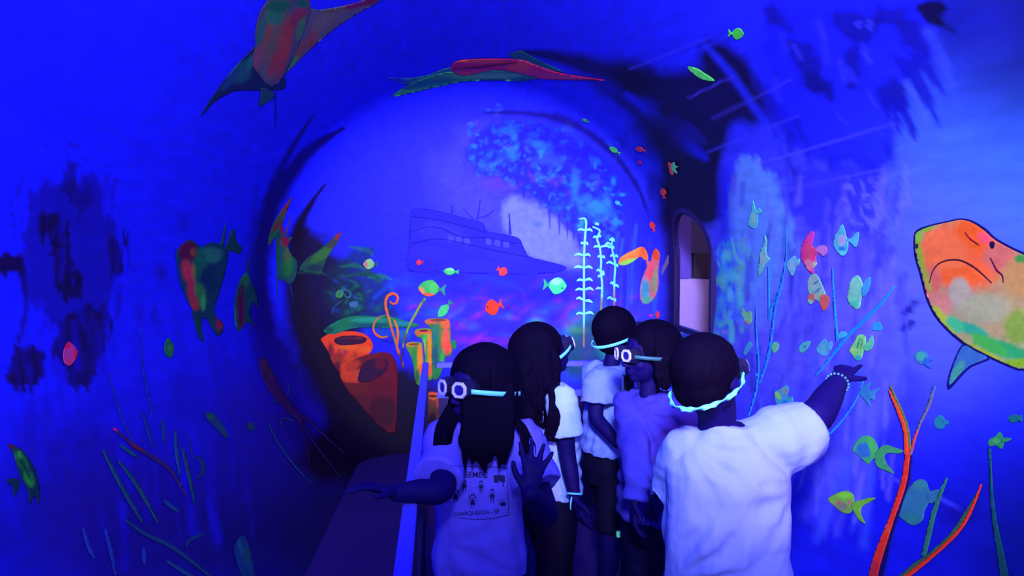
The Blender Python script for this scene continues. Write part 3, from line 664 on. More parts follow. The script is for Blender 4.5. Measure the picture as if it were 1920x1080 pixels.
# ---- shipwreck
creature('painted_shipwreck', 'faint dark blue shipwreck with masts painted in the middle of the far wall', 'shipwreck', [
    ('hull', s3([(938,818),(990,812),(1060,826),(1140,846),(1215,868),(1232,900),(1300,912),(1356,928),(1376,966),(1400,1000),(1480,1020),(1540,1040),(1500,1062),(1300,1070),(1100,1060),(930,1056),(924,980),(930,900)]), (26,19,196), d3([(1040,900,110,40,(38,32,214),.2), (1000,985,90,30,(34,26,200)), (960,850,30,40,(28,20,196)), (1300,985,90,30,(32,25,205),.2), (1150,960,60,24,(30,22,200)), (1200,1040,160,24,(30,26,205))]), 0),
    ('mast', ('s', s3([(1095,800),(1096,846)]), [2,3]), (30,20,180), (), 1),
    ('mast', ('s', s3([(1318,830),(1320,880),(1322,914)]), [2,4,6]), (36,24,190), (), 1),
    ('mast', ('s', s3([(1205,780),(1200,820),(1190,870)]), [2,3,5]), (40,30,200), (), 1),
    ('yard', ('s', s3([(1140,812),(1175,850),(1190,866)]), [2,3,3]), (36,26,190), (), 2),
    ('yard', ('s', s3([(1262,815),(1230,840),(1195,850)]), [2,3,2]), (36,26,190), (), 2),
    ('deck_line', ('s', s3([(940,842),(1040,856),(1140,880),(1225,905)]), [2,1.4,2]), (24,16,170), (), 2),
    ('deck_line', ('s', s3([(930,905),(1000,884),(1060,892),(1140,925),(1230,925),(1350,950)]), [1.4,2,1.4]), (24,16,175), (), 2),
    ('deck_line', ('s', s3([(932,950),(1040,930),(1150,950),(1260,975),(1390,1000)]), [1.6,2,1.6]), (22,16,175), (), 2)]
    + [('port_window', s3([(x,y-14),(x+20,y-10),(x+20,y+12),(x,y+8)]), (56,56,250), (), 2) for x, y in ((1080,930),(1112,936),(1144,942),(1228,942),(1262,948),(1296,954))])
LIFT[0] = 3
# ---- sponges and weeds on the left of the far wall
s6 = lambda p: cr(600, 460, .2222, p)
def d6(l): return [(600+x*.2222, 460+y*.2222, rx*.2222, ry*.2222, c) + tuple(r) for x, y, rx, ry, c, *r in l]
creature('painted_sponge', 'bright orange cup sponge with a dark oval mouth, upper of the two cup sponges', 'sponge', [
    ('cup', s6([(6,792),(40,765),(80,745),(200,725),(320,730),(405,768),(446,830),(440,880),(400,930),(330,980),(250,1040),(170,1070),(110,1000),(70,900),(26,830)]), (226,60,24), d6([
        (150,960,70,60,(150,40,30)), (90,890,26,60,(120,24,40)), (210,900,20,40,(150,40,60)), (160,880,16,30,(160,50,50)), (380,880,70,30,(240,80,20)), (240,860,120,20,(240,90,24)), (60,800,40,24,(236,60,20)), (250,970,60,50,(190,60,20)), (140,1030,40,50,(90,16,40)), (300,930,30,26,(170,50,30))]), 0),
    ('opening', s6([(118,798),(150,776),(200,764),(300,760),(370,772),(396,792),(370,822),(280,838),(180,842),(134,826)]), (50,8,50), d6([(240,785,70,10,(90,20,40)), (330,780,40,10,(110,24,30))]), 1)], 'cup sponges')
LIFT[0] = 6
creature('painted_sponge', 'dark red cup sponge tilted open to the left, lower of the two cup sponges', 'sponge', [
    ('cup', s4([(484,842),(500,806),(560,766),(620,746),(684,736),(722,748),(744,790),(752,860),(748,960),(744,1060),(730,1110),(680,1090),(620,1030),(560,960),(510,900)]), (90,4,30), d4([
        (700,800,30,70,(96,4,36)), (560,900,60,30,(100,20,24)), (550,860,70,16,(200,60,24)), (520,830,40,44,(200,56,24)), (600,770,80,26,(100,16,30),-.3), (540,800,40,24,(180,50,24),-.5), (580,840,30,30,(190,60,40)), (680,1010,70,80,(60,2,30)), (590,960,40,30,(80,14,30),.6)]), 0),
    ('opening', s4([(566,868),(584,800),(620,772),(680,764),(706,786),(690,830),(640,862),(600,876)]), (44,4,50), d4([(670,790,26,26,(90,4,40))]), 1)], 'cup sponges')
TS = 'orange and green tube sponges'
creature('painted_sponge', 'tallest orange and green tube sponge, standing right of the other tubes', 'sponge', [
    ('tube', s6([(882,650),(900,624),(960,614),(1040,614),(1090,632),(1100,700),(1108,800),(1118,890),(1100,930),(1058,944),(1050,1010),(1030,1050),(1000,1120),(950,1120),(944,900),(950,760),(920,690)]), (50,110,70), d6([
        (1060,800,36,110,(226,80,70)), (1060,660,50,40,(220,90,50)), (940,640,60,22,(210,90,60)), (1080,860,30,60,(230,70,60)), (970,760,22,90,(24,110,110)), (1020,760,16,100,(90,120,40)), (975,940,26,110,(20,80,110)), (1030,960,14,80,(40,160,60)), (1010,1080,60,40,(30,120,60))]), 0),
    ('opening', s6([(935,628),(990,618),(1050,622),(1060,634),(1000,642),(945,640)]), (130,50,50), (), 1)], TS)
creature('painted_sponge', 'middle-height orange and green tube sponge between two others', 'sponge', [
    ('tube', s6([(796,736),(820,706),(880,698),(938,712),(948,790),(946,900),(950,1060),(944,1130),(890,1130),(884,1040),(884,900),(866,800),(820,770)]), (60,140,50), d6([
        (925,900,18,200,(220,120,30)), (926,1050,16,60,(230,80,30)), (900,730,50,22,(210,90,50)), (830,735,30,24,(200,80,50)), (880,800,20,60,(50,170,80),.3), (880,850,16,60,(140,170,60)), (895,1000,16,80,(60,140,60))]), 0),
    ('opening', s6([(838,716),(880,708),(916,714),(900,726),(850,728)]), (110,30,40), (), 1)], TS)
creature('painted_sponge', 'short orange and green tube sponge at the left of the tube cluster', 'sponge', [
    ('tube', s6([(724,832),(760,814),(840,816),(866,836),(868,900),(878,1000),(886,1100),(880,1140),(830,1180),(800,1120),(790,1020),(760,920),(736,880)]), (70,130,50), d6([
        (844,950,24,130,(236,120,40)), (770,835,50,20,(200,120,50)), (790,950,20,110,(40,130,60)), (858,1040,20,60,(230,90,30)), (820,1100,20,60,(40,90,60))]), 0),
    ('opening', s6([(748,832),(790,824),(834,828),(820,838),(770,842)]), (110,70,30), (), 1)], TS)
creature('painted_sponge', 'tiny banded orange sponge low behind the railing top', 'sponge', [
    ('tube', [(801,738),(810,734),(822,736),(824,742),(822,752),(824,770),(822,800),(806,800),(802,770)], (110,50,40), [(812,738,12,3,(236,80,30)), (812,746,10,3,(190,100,50)), (812,765,10,10,(90,60,50)), (821,755,3,10,(200,60,40)), (812,790,10,16,(30,14,40))], 0),
    ('opening', [(804,742),(812,740),(820,742),(812,745)], (90,20,20), (), 1)], TS)
single('painted_sponge', 'small green sponge knob peeping out right of the tallest tube sponge', 'sponge', s6([(1112,810),(1130,796),(1150,816),(1150,860),(1130,876),(1114,850)]), (20,120,80), (), TS)
creature('painted_leaf', 'long teal leaf lying above the orange cup sponge', 'leaf', [
    ('blade', s6([(30,728),(70,680),(150,634),(240,604),(330,592),(450,600),(560,600),(640,610),(740,640),(832,664),(820,686),(740,694),(620,690),(560,700),(430,690),(280,700),(160,736),(100,750)]), (14,110,90), d6([(220,660,140,40,(8,110,70),-.3), (400,630,160,20,(20,140,120)), (420,672,200,14,(10,70,100)), (700,660,80,18,(20,120,150)), (80,710,40,30,(6,70,60))]), 0),
    ('blade', s6([(470,705),(560,712),(690,700),(780,690),(770,790),(700,830),(600,820),(500,790)]), (14,60,190), d6([(700,750,50,40,(16,90,180)), (560,800,80,40,(20,24,200))]), 0)])
LIFT[0] = 8
W = 'curling weeds'
creature('painted_tendril', 'tall orange tendril curling over at its tip', 'seaweed', [('stem', ('s', s6([(700,1010),(680,940),(640,820),(605,700),(578,600),(556,520),(560,450),(590,415),(630,408),(658,440),(645,484),(612,492),(588,470)]), [3,4,4.5,5,5.5,5,4,3]), (210,90,50), d6([(570,480,14,80,(240,110,50)), (590,640,16,60,(190,120,60)), (640,800,20,60,(150,120,50)), (680,960,24,60,(80,40,40))]), 2)], W)
creature('painted_tendril', 'low orange tendril looping round to the left', 'seaweed', [('stem', ('s', s6([(560,588),(505,604),(462,652),(452,710),(480,756),(530,776),(572,766)]), [2,3.5,4,4.5,3]), (180,110,50), d6([(480,740,50,40,(230,90,40)), (540,592,30,12,(50,140,60))]), 1)], W)
creature('painted_tendril', 'orange and green tendril arching down beside the tall curl', 'seaweed', [('stem', ('s', s6([(585,604),(625,630),(650,690),(658,760),(650,860),(680,940),(700,1030)]), [2,4,5,5,4,3]), (200,120,50), d6([(610,620,30,24,(60,140,60)), (690,980,24,60,(70,40,40)), (654,800,16,60,(220,90,40))]), 1)], W)
creature('painted_tendril', 'yellow-green bent stalk leading up to the round green fish', 'seaweed', [('stem', ('s', s6([(888,448),(850,500),(800,590),(760,664),(728,740),(708,810),(702,880),(700,940)]), [5,4.5,4.5,4,4,3,2]), (130,150,50), d6([(720,790,24,60,(100,80,60)), (702,900,20,50,(50,30,60)), (870,470,20,20,(60,120,80))]), 1)], W)
creature('painted_sponge', 'pale green hollow tube weed with a ringed end in the dark rock', 'sponge', [
    ('ring', ('s', s6([(160,420),(180,380),(215,374),(256,400),(254,430),(225,440),(205,410)]), [4,3,3,3,2]), (40,100,130), (), 1), ('bulb', s6([(130,420),(150,380),(190,378),(200,410),(180,440),(150,444)]), (50,130,60), (), 0),
    ('stalk', ('s', s6([(185,470),(140,500),(110,540),(96,580)]), [3,3,2]), (24,70,110), (), 0)], 'hollow weeds in the dark rock')
creature('painted_sponge', 'small blue-grey trumpet weed with two ringed mouths in the dark rock', 'sponge', [
    ('ring', ('s', s6([(245,490),(290,475),(318,495),(300,520),(262,516),(245,490)]), [2,2.5,2]), (50,100,150), (), 1), ('stalk', ('s', s6([(250,515),(270,540),(258,580)]), [2.5,3,2]), (24,60,110), (), 0),
    ('stalk', ('s', s6([(262,580),(285,545),(300,515)]), [2,3,2]), (30,70,110), (), 0), ('ring', ('s', s6([(290,440),(325,450),(355,440),(340,470),(300,470)]), [3,3,2]), (24,80,120), (), 0)], 'hollow weeds in the dark rock')
# ---- white ladder weeds
def ladder(label, stem, wds, leaves, c):
    parts = [('stem', ('s', s5(stem), wds), c, d5([(stem[-1][0], stem[-1][1], 14, 90, (150,120,110))]) , 0)]
    for x, y, l, r, t in leaves:
        if l: parts.append(('leaf', ('s', s5([(x,y),(x-l*.6,y-6+t),(x-l,y+t)]), [3,5,2]), c, (), 1))
        if r: parts.append(('leaf', ('s', s5([(x,y),(x+r*.6,y-5-t),(x+r,y+4-t)]), [3,5.5,2]), c, (), 1))
    creature('painted_seaweed', label, 'seaweed', parts, 'pale ladder weeds')
ladder('pale turquoise ladder weed, tallest and leftmost of three', [(578,495),(600,492),(608,510),(604,560),(599,640),(598,740),(598,840),(598,930),(597,1060)], [2.5,4,4,4,4,4.4,4,3],
       [(604,545,34,32,0),(600,605,16,16,0),(599,655,44,28,0),(598,709,44,38,0),(598,765,32,38,2),(598,806,38,42,2),(598,853,34,38,-6),(599,912,36,42,2)], (120,215,245))
ladder('pale turquoise ladder weed with crooked top, middle of three', [(636,528),(668,546),(656,580),(668,620),(674,680),(672,720),(678,780),(676,850),(672,915)], [3,4,4,4,4,4,4,4,3],
       [(655,520,6,6,0),(660,575,22,12,3),(670,618,30,44,2),(674,664,16,16,0),(673,728,20,14,-4),(676,800,26,0,4),(674,745,14,14,6)], (110,205,245))
ladder('pale turquoise ladder weed, shortest and rightmost of three', [(724,574),(722,620),(730,660),(736,700),(732,780),(732,890)], [3,3,4,4,4,3],
       [(722,590,10,10,0),(722,622,18,8,0),(732,660,18,16,0),(736,696,40,12,-6),(732,786,18,20,-6),(730,850,30,8,-4),(722,610,30,0,-4)], (100,200,245))
LIFT[0] = 3
# ---- red and green stalks at bottom right
s1 = lambda p: cr(1400, 680, .3704, p)
def d1(l): return [(1400+x*.3704, 680+y*.3704, rx*.3704, ry*.3704, c) + tuple(r) for x, y, rx, ry, c, *r in l]
RB = 'branching stalks at the bottom right'
creature('painted_coral', 'tall forked red branch coral with one grey-green arm painted at lower right', 'coral', [
    ('outline', ('s', s1([(656,1180),(694,1020),(728,880),(782,710),(818,600),(828,500),(830,430)]), [16,15,13,12,12,12]), (16,8,90), (), 0),
    ('trunk', ('s', s1([(630,1180),(664,1020),(722,850),(772,710),(806,600),(820,500),(830,430)]), [18,16,10,11,10,9]), (215,44,36), d1([(640,1060,60,60,(180,36,50)), (722,850,20,30,(215,60,40))]), 1),
    ('branch', ('s', s1([(828,450),(822,350),(795,260),(765,190),(736,118)]), [10,9,8,6,3]), (96,100,50), (), 1),
    ('branch', ('s', s1([(820,470),(812,350),(784,260),(752,190),(732,140)]), [8,7,7,5,3]), (240,60,40), (), 2),
    ('branch', ('s', s1([(836,470),(862,380),(892,300),(930,220),(962,118)]), [7,5,5,6,6]), (96,90,130), d1([(855,400,30,60,(190,60,70),.4), (962,140,12,30,(60,90,190))]), 1)], RB)
creature('painted_coral', 'low forked coral with red underside and green top edge at the bottom right', 'coral', [
    ('outline', ('s', s1([(740,1140),(860,1040),(960,962),(1060,868),(1130,770),(1190,660)]), [12,12,12,11,9,4]), (14,8,80), (), 0),
    ('branch', ('s', s1([(744,1130),(850,1036),(945,972),(1050,872),(1116,776),(1180,664)]), [6,7,8,8,8,3]), (50,84,70), (), 1),
    ('branch', ('s', s1([(770,1130),(870,1050),(955,982),(1070,875),(1140,770),(1202,620)]), [7,8,6,6,6,3]), (226,44,30), (), 2),
    ('branch', ('s', s1([(905,985),(930,880),(965,740),(1024,586)]), [9,10,9,4]), (40,100,100), (), 1)], RB)
creature('painted_seaweed', 'dark green ribbon of weed at the far lower right edge', 'seaweed', [('blade', ('s', s1([(1238,436),(1244,540),(1250,680),(1268,830),(1296,980),(1330,1180)]), [5,5,6,9,13,18]), (16,70,90), (), 0)], RB)
LIFT[0] = 0
# ---- turquoise weeds on the right wall
TW = 'thin turquoise weed stems'
for lab, pts, wd in (
    ('thin turquoise weed stem rising just right of the boy\'s goggles', [(1419,575),(1417,610),(1420,650),(1422,690),(1417,735),(1404,780)], [2,4,5,5,3]),
    ('turquoise weed stem with a long leaning tip, right of the shortest stem', [(1475,425),(1474,480),(1466,530),(1454,575),(1448,620),(1440,670),(1424,720)], [1,3,5,6,5,6,3]),
    ('turquoise weed stem crossing behind the leaning one', [(1441,500),(1442,550),(1443,600),(1446,580),(1460,545)], [3,4,5,4,2]),
    ('upright blue weed stem below the pink fish', [(1561,502),(1564,560),(1567,600),(1570,640)], [2,5,5,6]),
    ('long diagonal turquoise weed stem above the pointing hand', [(1678,536),(1650,572),(1615,606),(1590,630),(1560,668),(1530,705)], [3,7,7,7,6,3]),
    ('faint blue weed stem low behind the raised sleeve', [(1620,715),(1600,760),(1560,810),(1520,838)], [2,3,4,2])):
    tag(paint_stroke('painted_seaweed', pts, wd, T(36,124,250)), lab, 'seaweed', TW)
LIFT[0] = 1
# ---- custom fish of the right wall
TQ = (84,190,215)
def cf(label, body, tail, col, dabs=(), tcol=None, extra=()):
    parts = [('body', body, col, dabs)]
    if tail: parts.append(('tail_fin', tail, tcol or col, ()))
    creature('painted_fish', label, 'fish', parts + list(extra), G)
cf('tall thin turquoise fish, topmost by the pale rock right of the doorway', [(1413,376),(1417,390),(1421,398),(1422,416),(1418,428),(1411,427),(1404,422),(1406,406),(1409,396)], [(1420,398),(1423,389),(1430,396),(1424,401)], TQ, [(1414,410,5,12,(140,190,190))])
cf('spiky pale turquoise fish below the topmost thin one', [(1435,440),(1439,452),(1438,468),(1440,480),(1445,485),(1436,496),(1430,508),(1422,517),(1424,490),(1427,468),(1432,460)], None, (110,190,200), [(1433,485,5,14,(150,180,190))])
cf('small pale fish just left of the pink fish', [(1491,479),(1493,487),(1494,497),(1491,507),(1488,517),(1482,512),(1476,496),(1482,486)], [(1492,488),(1501,485),(1500,495),(1493,499)], (110,180,220), [(1487,497,5,8,(150,170,220))])
cf('tall pink fish with a pale belly on the right wall', [(1522,433),(1528,437),(1526,450),(1524,462),(1538,468),(1531,482),(1533,494),(1527,503),(1526,513),(1516,507),(1508,494),(1503,482),(1505,460),(1513,444)], [(1530,468),(1540,460),(1550,461),(1553,472),(1546,480),(1538,474)], (225,50,140),
   [(1521,470,8,20,(225,70,120)), (1522,445,6,14,(225,60,190)), (1517,497,9,12,(225,120,160)), (1529,495,5,6,(190,180,170))], (190,110,200))
cf('turquoise angelfish with a lilac patch, right of the pink fish', [(1580,420),(1585,430),(1588,442),(1592,455),(1590,470),(1582,480),(1572,473),(1564,460),(1566,443),(1573,432)], [(1589,448),(1598,446),(1612,434),(1608,463),(1597,455)], (80,170,215),
   [(1580,450,8,11,(170,160,220)), (1580,466,6,4,(50,110,220)), (1582,474,9,4,(90,200,210))])
cf('striped cream fish with red-tipped fins, directly under the pink fish', [(1527,513),(1534,517),(1540,528),(1546,542),(1549,554),(1541,566),(1531,562),(1519,552),(1515,536),(1518,520)], [(1540,556),(1549,552),(1557,560),(1554,574),(1546,583),(1540,570)], (130,175,180),
   [(1527,530,6,12,(150,170,180)), (1534,545,9,3,(90,120,170),-.7), (1531,530,7,2,(80,110,160),-.7), (1538,555,9,6,(150,170,150))], (210,90,90), [('side_fin', [(1516,562),(1519,552),(1529,551),(1529,563),(1522,571)], (200,100,110), [(1521,566,6,5,(130,190,170))])])
cf('rounded green fish with a dark back outline, right of the striped one', [(1608,516),(1616,524),(1620,543),(1616,560),(1613,577),(1603,578),(1590,562),(1592,546),(1596,527)], [(1618,540),(1628,522),(1634,520),(1633,534),(1629,548),(1620,556)], (110,185,170), [(1604,540,10,20,(120,185,180)), (1603,570,10,6,(70,180,160))], (60,140,220))
cf('small yellow-green fish right of the doorway sill', [(1395,577),(1399,586),(1408,583),(1411,594),(1409,605),(1400,608),(1396,598),(1391,588)], None, (120,190,150), [(1400,605,5,4,(200,110,130))])
cf('small turquoise fish close to the back of the boy\'s head', [(1406,640),(1412,647),(1406,655),(1400,666),(1395,664),(1398,652)], None, (70,150,210))
cf('tiny green oval fish between the weed stems', [(1454,641),(1461,645),(1460,655),(1453,662),(1448,656),(1449,646)], None, (100,190,150))
cf('small green hooked fish left of the fan-tailed pair', [(1511,641),(1520,640),(1518,650),(1511,658),(1505,662),(1499,657),(1503,646)], None, (80,170,180), [(1510,650,4,3,(60,130,200))])
cf('plump turquoise fish with a split tail above the forearm', [(1549,635),(1553,645),(1556,656),(1550,667),(1541,666),(1532,656),(1538,644)], [(1552,646),(1562,640),(1561,654),(1554,658)], (76,155,215), [(1545,652,9,8,(90,160,200))])
cf('little turquoise oval fish on the diagonal weed stem', [(1572,630),(1577,622),(1587,622),(1589,628),(1581,634),(1573,635)], None, (60,165,225))
cf('little blue-green dome-shaped fish right of the diagonal weed stem', [(1637,616),(1641,606),(1650,604),(1656,614),(1652,620),(1640,619)], None, (44,140,220))
cf('yellow-green fish with black stripes right above the pointing hand', [(1616,627),(1624,632),(1624,645),(1620,660),(1616,673),(1607,676),(1600,666),(1594,657),(1603,642),(1608,631)], [(1621,650),(1630,640),(1637,629),(1640,643),(1634,656),(1624,658)], (120,195,120),
   [(1610,672,8,6,(60,150,170)), (1611,645,1.6,14,(40,110,110),.25), (1617,645,1.4,12,(50,120,110),.15), (1603,656,7,5,(150,200,120))], (90,180,150))
cf('blue and yellow fish just above the boy\'s sleeve', [(1476,722),(1480,730),(1478,742),(1484,750),(1480,760),(1470,758),(1462,764),(1454,750),(1454,735),(1462,731)], [(1478,748),(1488,744),(1487,757),(1479,760)], (60,150,200), [(1472,733,6,7,(130,140,160)), (1460,742,4,9,(150,200,90),-.6), (1475,755,8,5,(36,110,240))])
cf('dull turquoise star-like fish left of the shark\'s fin', [(1731,656),(1739,662),(1742,672),(1736,682),(1724,681),(1716,668),(1723,660)], [(1736,672),(1752,674),(1742,680),(1749,691),(1736,684)], (50,110,180), [(1729,668,9,9,(60,150,150))], (40,90,200))
cf('blue-grey fish with a three-pointed tail right of the bracelet', [(1634,716),(1630,728),(1636,742),(1631,750),(1634,764),(1624,752),(1612,736),(1621,724)], [(1630,736),(1652,728),(1643,738),(1641,750),(1632,746)], (50,110,190), (), (56,120,190))
cf('green arched fish with a long forked tail at lower right', s1([(552,412),(580,380),(615,370),(648,388),(668,430),(664,480),(640,490),(618,514),(588,490),(560,462),(540,446)]), s1([(664,450),(706,418),(752,430),(800,448),(770,462),(722,458),(702,478),(716,515),(752,562),(716,550),(672,532),(655,500)]), (60,150,110),
   d1([(600,445,46,40,(46,100,190)), (640,430,18,60,(70,170,90),-.3)]), (60,140,100))
cf('yellow-green fish with an open crescent tail near the sleeve\'s underside', s1([(415,692),(450,668),(490,652),(530,656),(548,685),(545,715),(526,764),(482,756),(445,726)]), s1([(536,715),(580,700),(620,688),(658,687),(630,706),(588,732),(584,770),(606,816),(576,800),(548,758)]), (110,160,70),
   d1([(480,730,40,26,(120,120,110)), (470,710,12,8,(190,80,110)), (525,710,8,16,(180,90,110)), (500,675,40,16,(120,190,60))]), (100,160,60))
cf('large dull teal fish behind the forked red coral', s1([(846,612),(882,590),(914,604),(926,640),(940,680),(905,750),(895,798),(842,826),(782,784),(744,742),(768,690),(812,652)]), s1([(920,664),(950,650),(984,645),(974,690),(935,715)]), (44,100,150), d1([(880,620,36,26,(50,120,140)), (840,790,50,30,(40,110,130))]))
cf('small teal fish below the shark, left of the right edge', s1([(953,292),(984,266),(1004,282),(1010,310),(996,336),(964,330)]), s1([(1004,290),(1030,300),(1018,316),(1004,312)]), (30,110,150))
cf('tiny green fish at the right edge below the shark', s1([(1328,284),(1348,264),(1374,266),(1380,292),(1350,304)]), s1([(1374,276),(1400,266),(1400,300),(1378,290)]), (20,90,110))
cf('green fish with a raised back fin above the dark green ribbon weed', s1([(1230,394),(1266,372),(1286,350),(1302,376),(1310,396),(1296,438),(1268,420),(1234,424)]), s1([(1300,384),(1346,384),(1326,402),(1302,402)]), (40,120,90), d1([(1270,395,20,14,(60,140,80))]))
cf('narrow green fish tail hanging under the boy\'s raised sleeve', s1([(216,524),(242,514),(236,560),(228,566)]), None, (70,140,180))
fish('round green fish high on the right of the ceiling', 1381, 62, 29, 22, 184, (70,190,70))
cf('slim lime fish slanting across the dark patch of the ceiling', cr(1160,0,.5186,[(252,240),(285,246),(310,262),(330,274),(348,291),(322,290),(296,282),(268,262)]), cr(1160,0,.5186,[(252,238),(278,244),(272,258),(262,256)]), (90,215,100))
LIFT[0] = 9
# ---- small fish of the far wall
fish('small red fish above the round green fish', 787, 492, 13, 11, 0, (240,40,60))
fish('small red fish with raised fins right of the wreck\'s foot', 941, 508, 21, 18, 210, (240,50,70), [(940,506,4,8,(250,60,60))])
fish('round scarlet fish in the middle of the far wall', 926, 575, 34, 30, -20, (250,52,30), eye=True)
fish('slim green fish just above the round green one', 846, 509, 29, 14, 4, (60,190,110), [(846,505,10,3,(120,220,150))])
fish('round green fish with an orange belly on the tip of the stalk', 810, 541, 52, 32, 6, (56,170,90), [(790,548,6,10,(220,130,70)), (803,553,12,4,(210,80,70)), (815,538,10,9,(70,190,90))], (40,130,130))
fish('small leaning green fish over the tallest tube sponge', 834, 579, 38, 17, -50, (60,190,120), (), (30,130,110))
fish('small pale green fish among the dark leaves', 695, 495, 28, 20, 0, (120,180,120), [(686,496,5,7,(170,120,110))], (16,90,90))
fish('mint green round fish left of the ladder weeds', 1040, 535, 44, 32, 185, (60,215,150), [(1042,528,10,7,(130,225,200))], (40,160,140), eye=True)
fish('tiny slim green fish at the top of the dark arc', 1100, 224, 15, 7, 25, (70,160,120))
fish('slim green fish over the right of the reef roof', 1155, 280, 24, 10, 30, (70,190,110))
fish('tiny turquoise fish at the right end of the reef roof', 1160, 381, 15, 8, 35, (44,150,210))
fish('slim red fish on the dark arch, upper right of the far wall', 1204, 278, 21, 10, 15, (245,60,70))
fish('speck-like red fish right under the slim red one', 1203, 303, 9, 7, 20, (220,30,90))
creature('painted_fish', 'red fish with spiky green fins on the black arch', 'fish', [('body', [(1256,302),(1264,306),(1267,314),(1266,326),(1260,324),(1258,314)], (240,70,50), ()), ('tail_fin', [(1262,308),(1267,301),(1270,308),(1276,310),(1270,314),(1274,323),(1267,320),(1263,315)], (80,190,140), ())], G)
fish('small orange-red fish alone on the black arch above the doorway', 1247, 361, 20, 12, 80, (245,66,46))
fish('small upright red fish above the orange ray', 1226, 424, 20, 11, 70, (245,50,60))
fish('small upright red fish low at the right rim of the far wall', 1235, 592, 18, 9, 90, (240,50,80))
fish('speck-like pink fish beside the low upright red fish', 1222, 592, 8, 7, 0, (190,40,170))
LIFT[0] = 2
# ---- fish and weeds of the left wall
cf('magenta and red upright fish on a dark smudge of the left wall', [(126,641),(136,648),(143,660),(138,676),(128,686),(118,680),(116,662),(120,650)], None, (190,54,140), [(122,648,8,7,(225,20,60)), (139,664,5,10,(220,30,60)), (128,678,8,8,(200,50,110))])
cf('small green lantern-shaped fish right of the magenta fish', [(313,634),(321,642),(325,654),(320,670),(311,668),(306,655),(308,643)], [(311,640),(313,633),(318,640),(314,645)], (20,120,70), [(316,652,4,6,(50,150,80))])
b3 = lambda p: cr(0, 600, .4444, p)
def dB3(l): return [(x*.4444, 600+y*.4444, rx*.4444, ry*.4444, c) + tuple(r) for x, y, rx, ry, c, *r in l]
cf('large dark green fish standing on its nose at the far left edge', b3([(26,524),(50,530),(90,552),(125,600),(150,660),(160,720),(160,776),(140,740),(118,776),(112,720),(80,660),(60,600),(50,560)]), b3([(18,676),(60,672),(76,690),(52,748),(46,704)]), (6,44,60), dB3([(85,600,20,60,(16,110,50),-.5), (115,670,20,40,(30,140,50),-.4), (40,536,14,10,(90,10,40)), (95,620,8,80,(6,50,40),-.5), (75,570,10,20,(40,150,60),-.4)]))
cf('small dark green slug-like fish on the lower left wall', b3([(864,396),(885,390),(915,415),(945,455),(962,490),(945,496),(910,460),(875,425)]), None, (10,70,110), dB3([(885,408,16,14,(20,100,80))]))
cf('tiny dark green speck fish right of the slug-like one', [(464,794),(473,793),(476,802),(470,808),(463,803)], None, (8,70,90))
cf('dark green upright fish with a looped outline at the bottom left', b3([(1000,930),(1020,910),(1040,930),(1056,990),(1072,1080),(1070,1130),(1030,1130),(1012,1070),(990,1000),(986,960)]), None, (10,56,110), dB3([(1010,960,8,40,(20,90,120),-.3), (1040,1000,10,50,(14,80,80),-.2)]))
creature('painted_squid', 'faint brown squid with trailing arms slanting down the left wall', 'squid', [
    ('body', cr(320,600,.4444,[(370,182),(380,160),(396,164),(420,205),(450,262),(476,310),(520,370),(550,405),(560,440),(520,412),(480,376),(430,320),(392,262),(376,220)]), (58,24,96), [(500,690,12,24,(70,38,84),-.4)], 0)]
    + [('arm', ('s', cr(320,600,.4444,p), [5,4,3,1.5]), (50,20,96), (), 0) for p in ([(530,396),(556,470),(574,540),(582,606)], [(540,405),(580,480),(640,570),(712,664)], [(540,396),(600,440),(660,500),(742,572)])]
    + [('arm', ('s', cr(320,600,.4444,p), [3,4,3,1.5]), (18,60,130), (), 0) for p in ([(430,350),(450,330),(440,310)], [(490,320),(496,300),(494,270)], [(520,430),(480,416),(462,430),(470,452)], [(410,430),(440,500),(500,590),(570,670),(600,690)])])
LW = 'thin weed blades at the lower left'
SG = [('first and longest green blade', [(430,550),(480,650),(540,760),(600,860)], (20,84,120)), ('green blade right of the longest', [(497,597),(560,680),(610,760),(662,856)], (20,90,110)),
      ('red-tipped blade leaning down to the right', [(475,458),(560,530),(640,580),(720,640),(782,745)], (60,40,120)), ('upright teal blade', [(735,465),(742,560),(756,652)], (20,90,150)),
      ('long upright green blade', [(765,540),(790,640),(818,775)], (24,90,120)), ('short faint upright blade', [(790,482),(806,560),(812,590)], (20,60,150)), ('hooked green blade', [(832,575),(856,630),(830,672)], (20,70,120)),
      ('short blade in the middle of the tuft', [(680,420),(692,520)], (20,70,150)), ('thin blade near the hanging weeds', [(600,390),(622,470),(640,540)], (20,50,170)), ('long bottom blade leaning to the right corner', [(525,845),(600,900),(720,960),(830,1040),(900,1100)], (22,70,130)),
      ('thick blade at the bottom left', [(345,880),(370,960),(395,1010)], (30,60,190)), ('tall blade at the bottom', [(440,885),(460,960),(484,1080)], (26,60,180)), ('stub blade at the bottom', [(600,965),(606,1034)], (26,70,190)),
      ('curled teal blade', [(860,905),(800,930),(780,960)], (20,60,130)), ('short crossing blade', [(690,765),(720,790),(752,812)], (24,80,150)), ('small blade under the red tip', [(500,528),(540,556),(575,580)], (20,90,130)), ('blade at the bottom edge', [(700,1020),(780,1070),(830,1100)], (20,80,150)), ('faint long hanging blade', [(585,30),(600,200),(625,330),(640,420)], (18,60,170)), ('faint second hanging blade', [(450,220),(490,350),(520,440),(560,520)], (18,60,170))]
for nm, pts, c in SG:
    dd = dB3([(480,462,14,12,(200,20,70)), (580,535,40,20,(110,30,60))]) if 'red' in nm else ()
    tag(paint_stroke('painted_weed_blade', b3(pts), [4,7,7,3] if 'faint' not in nm else [1,2.5,3,1], T(tuple(v_*.82 for v_ in c)), dd), nm + ' in the lower left weed tuft', 'seaweed', LW)
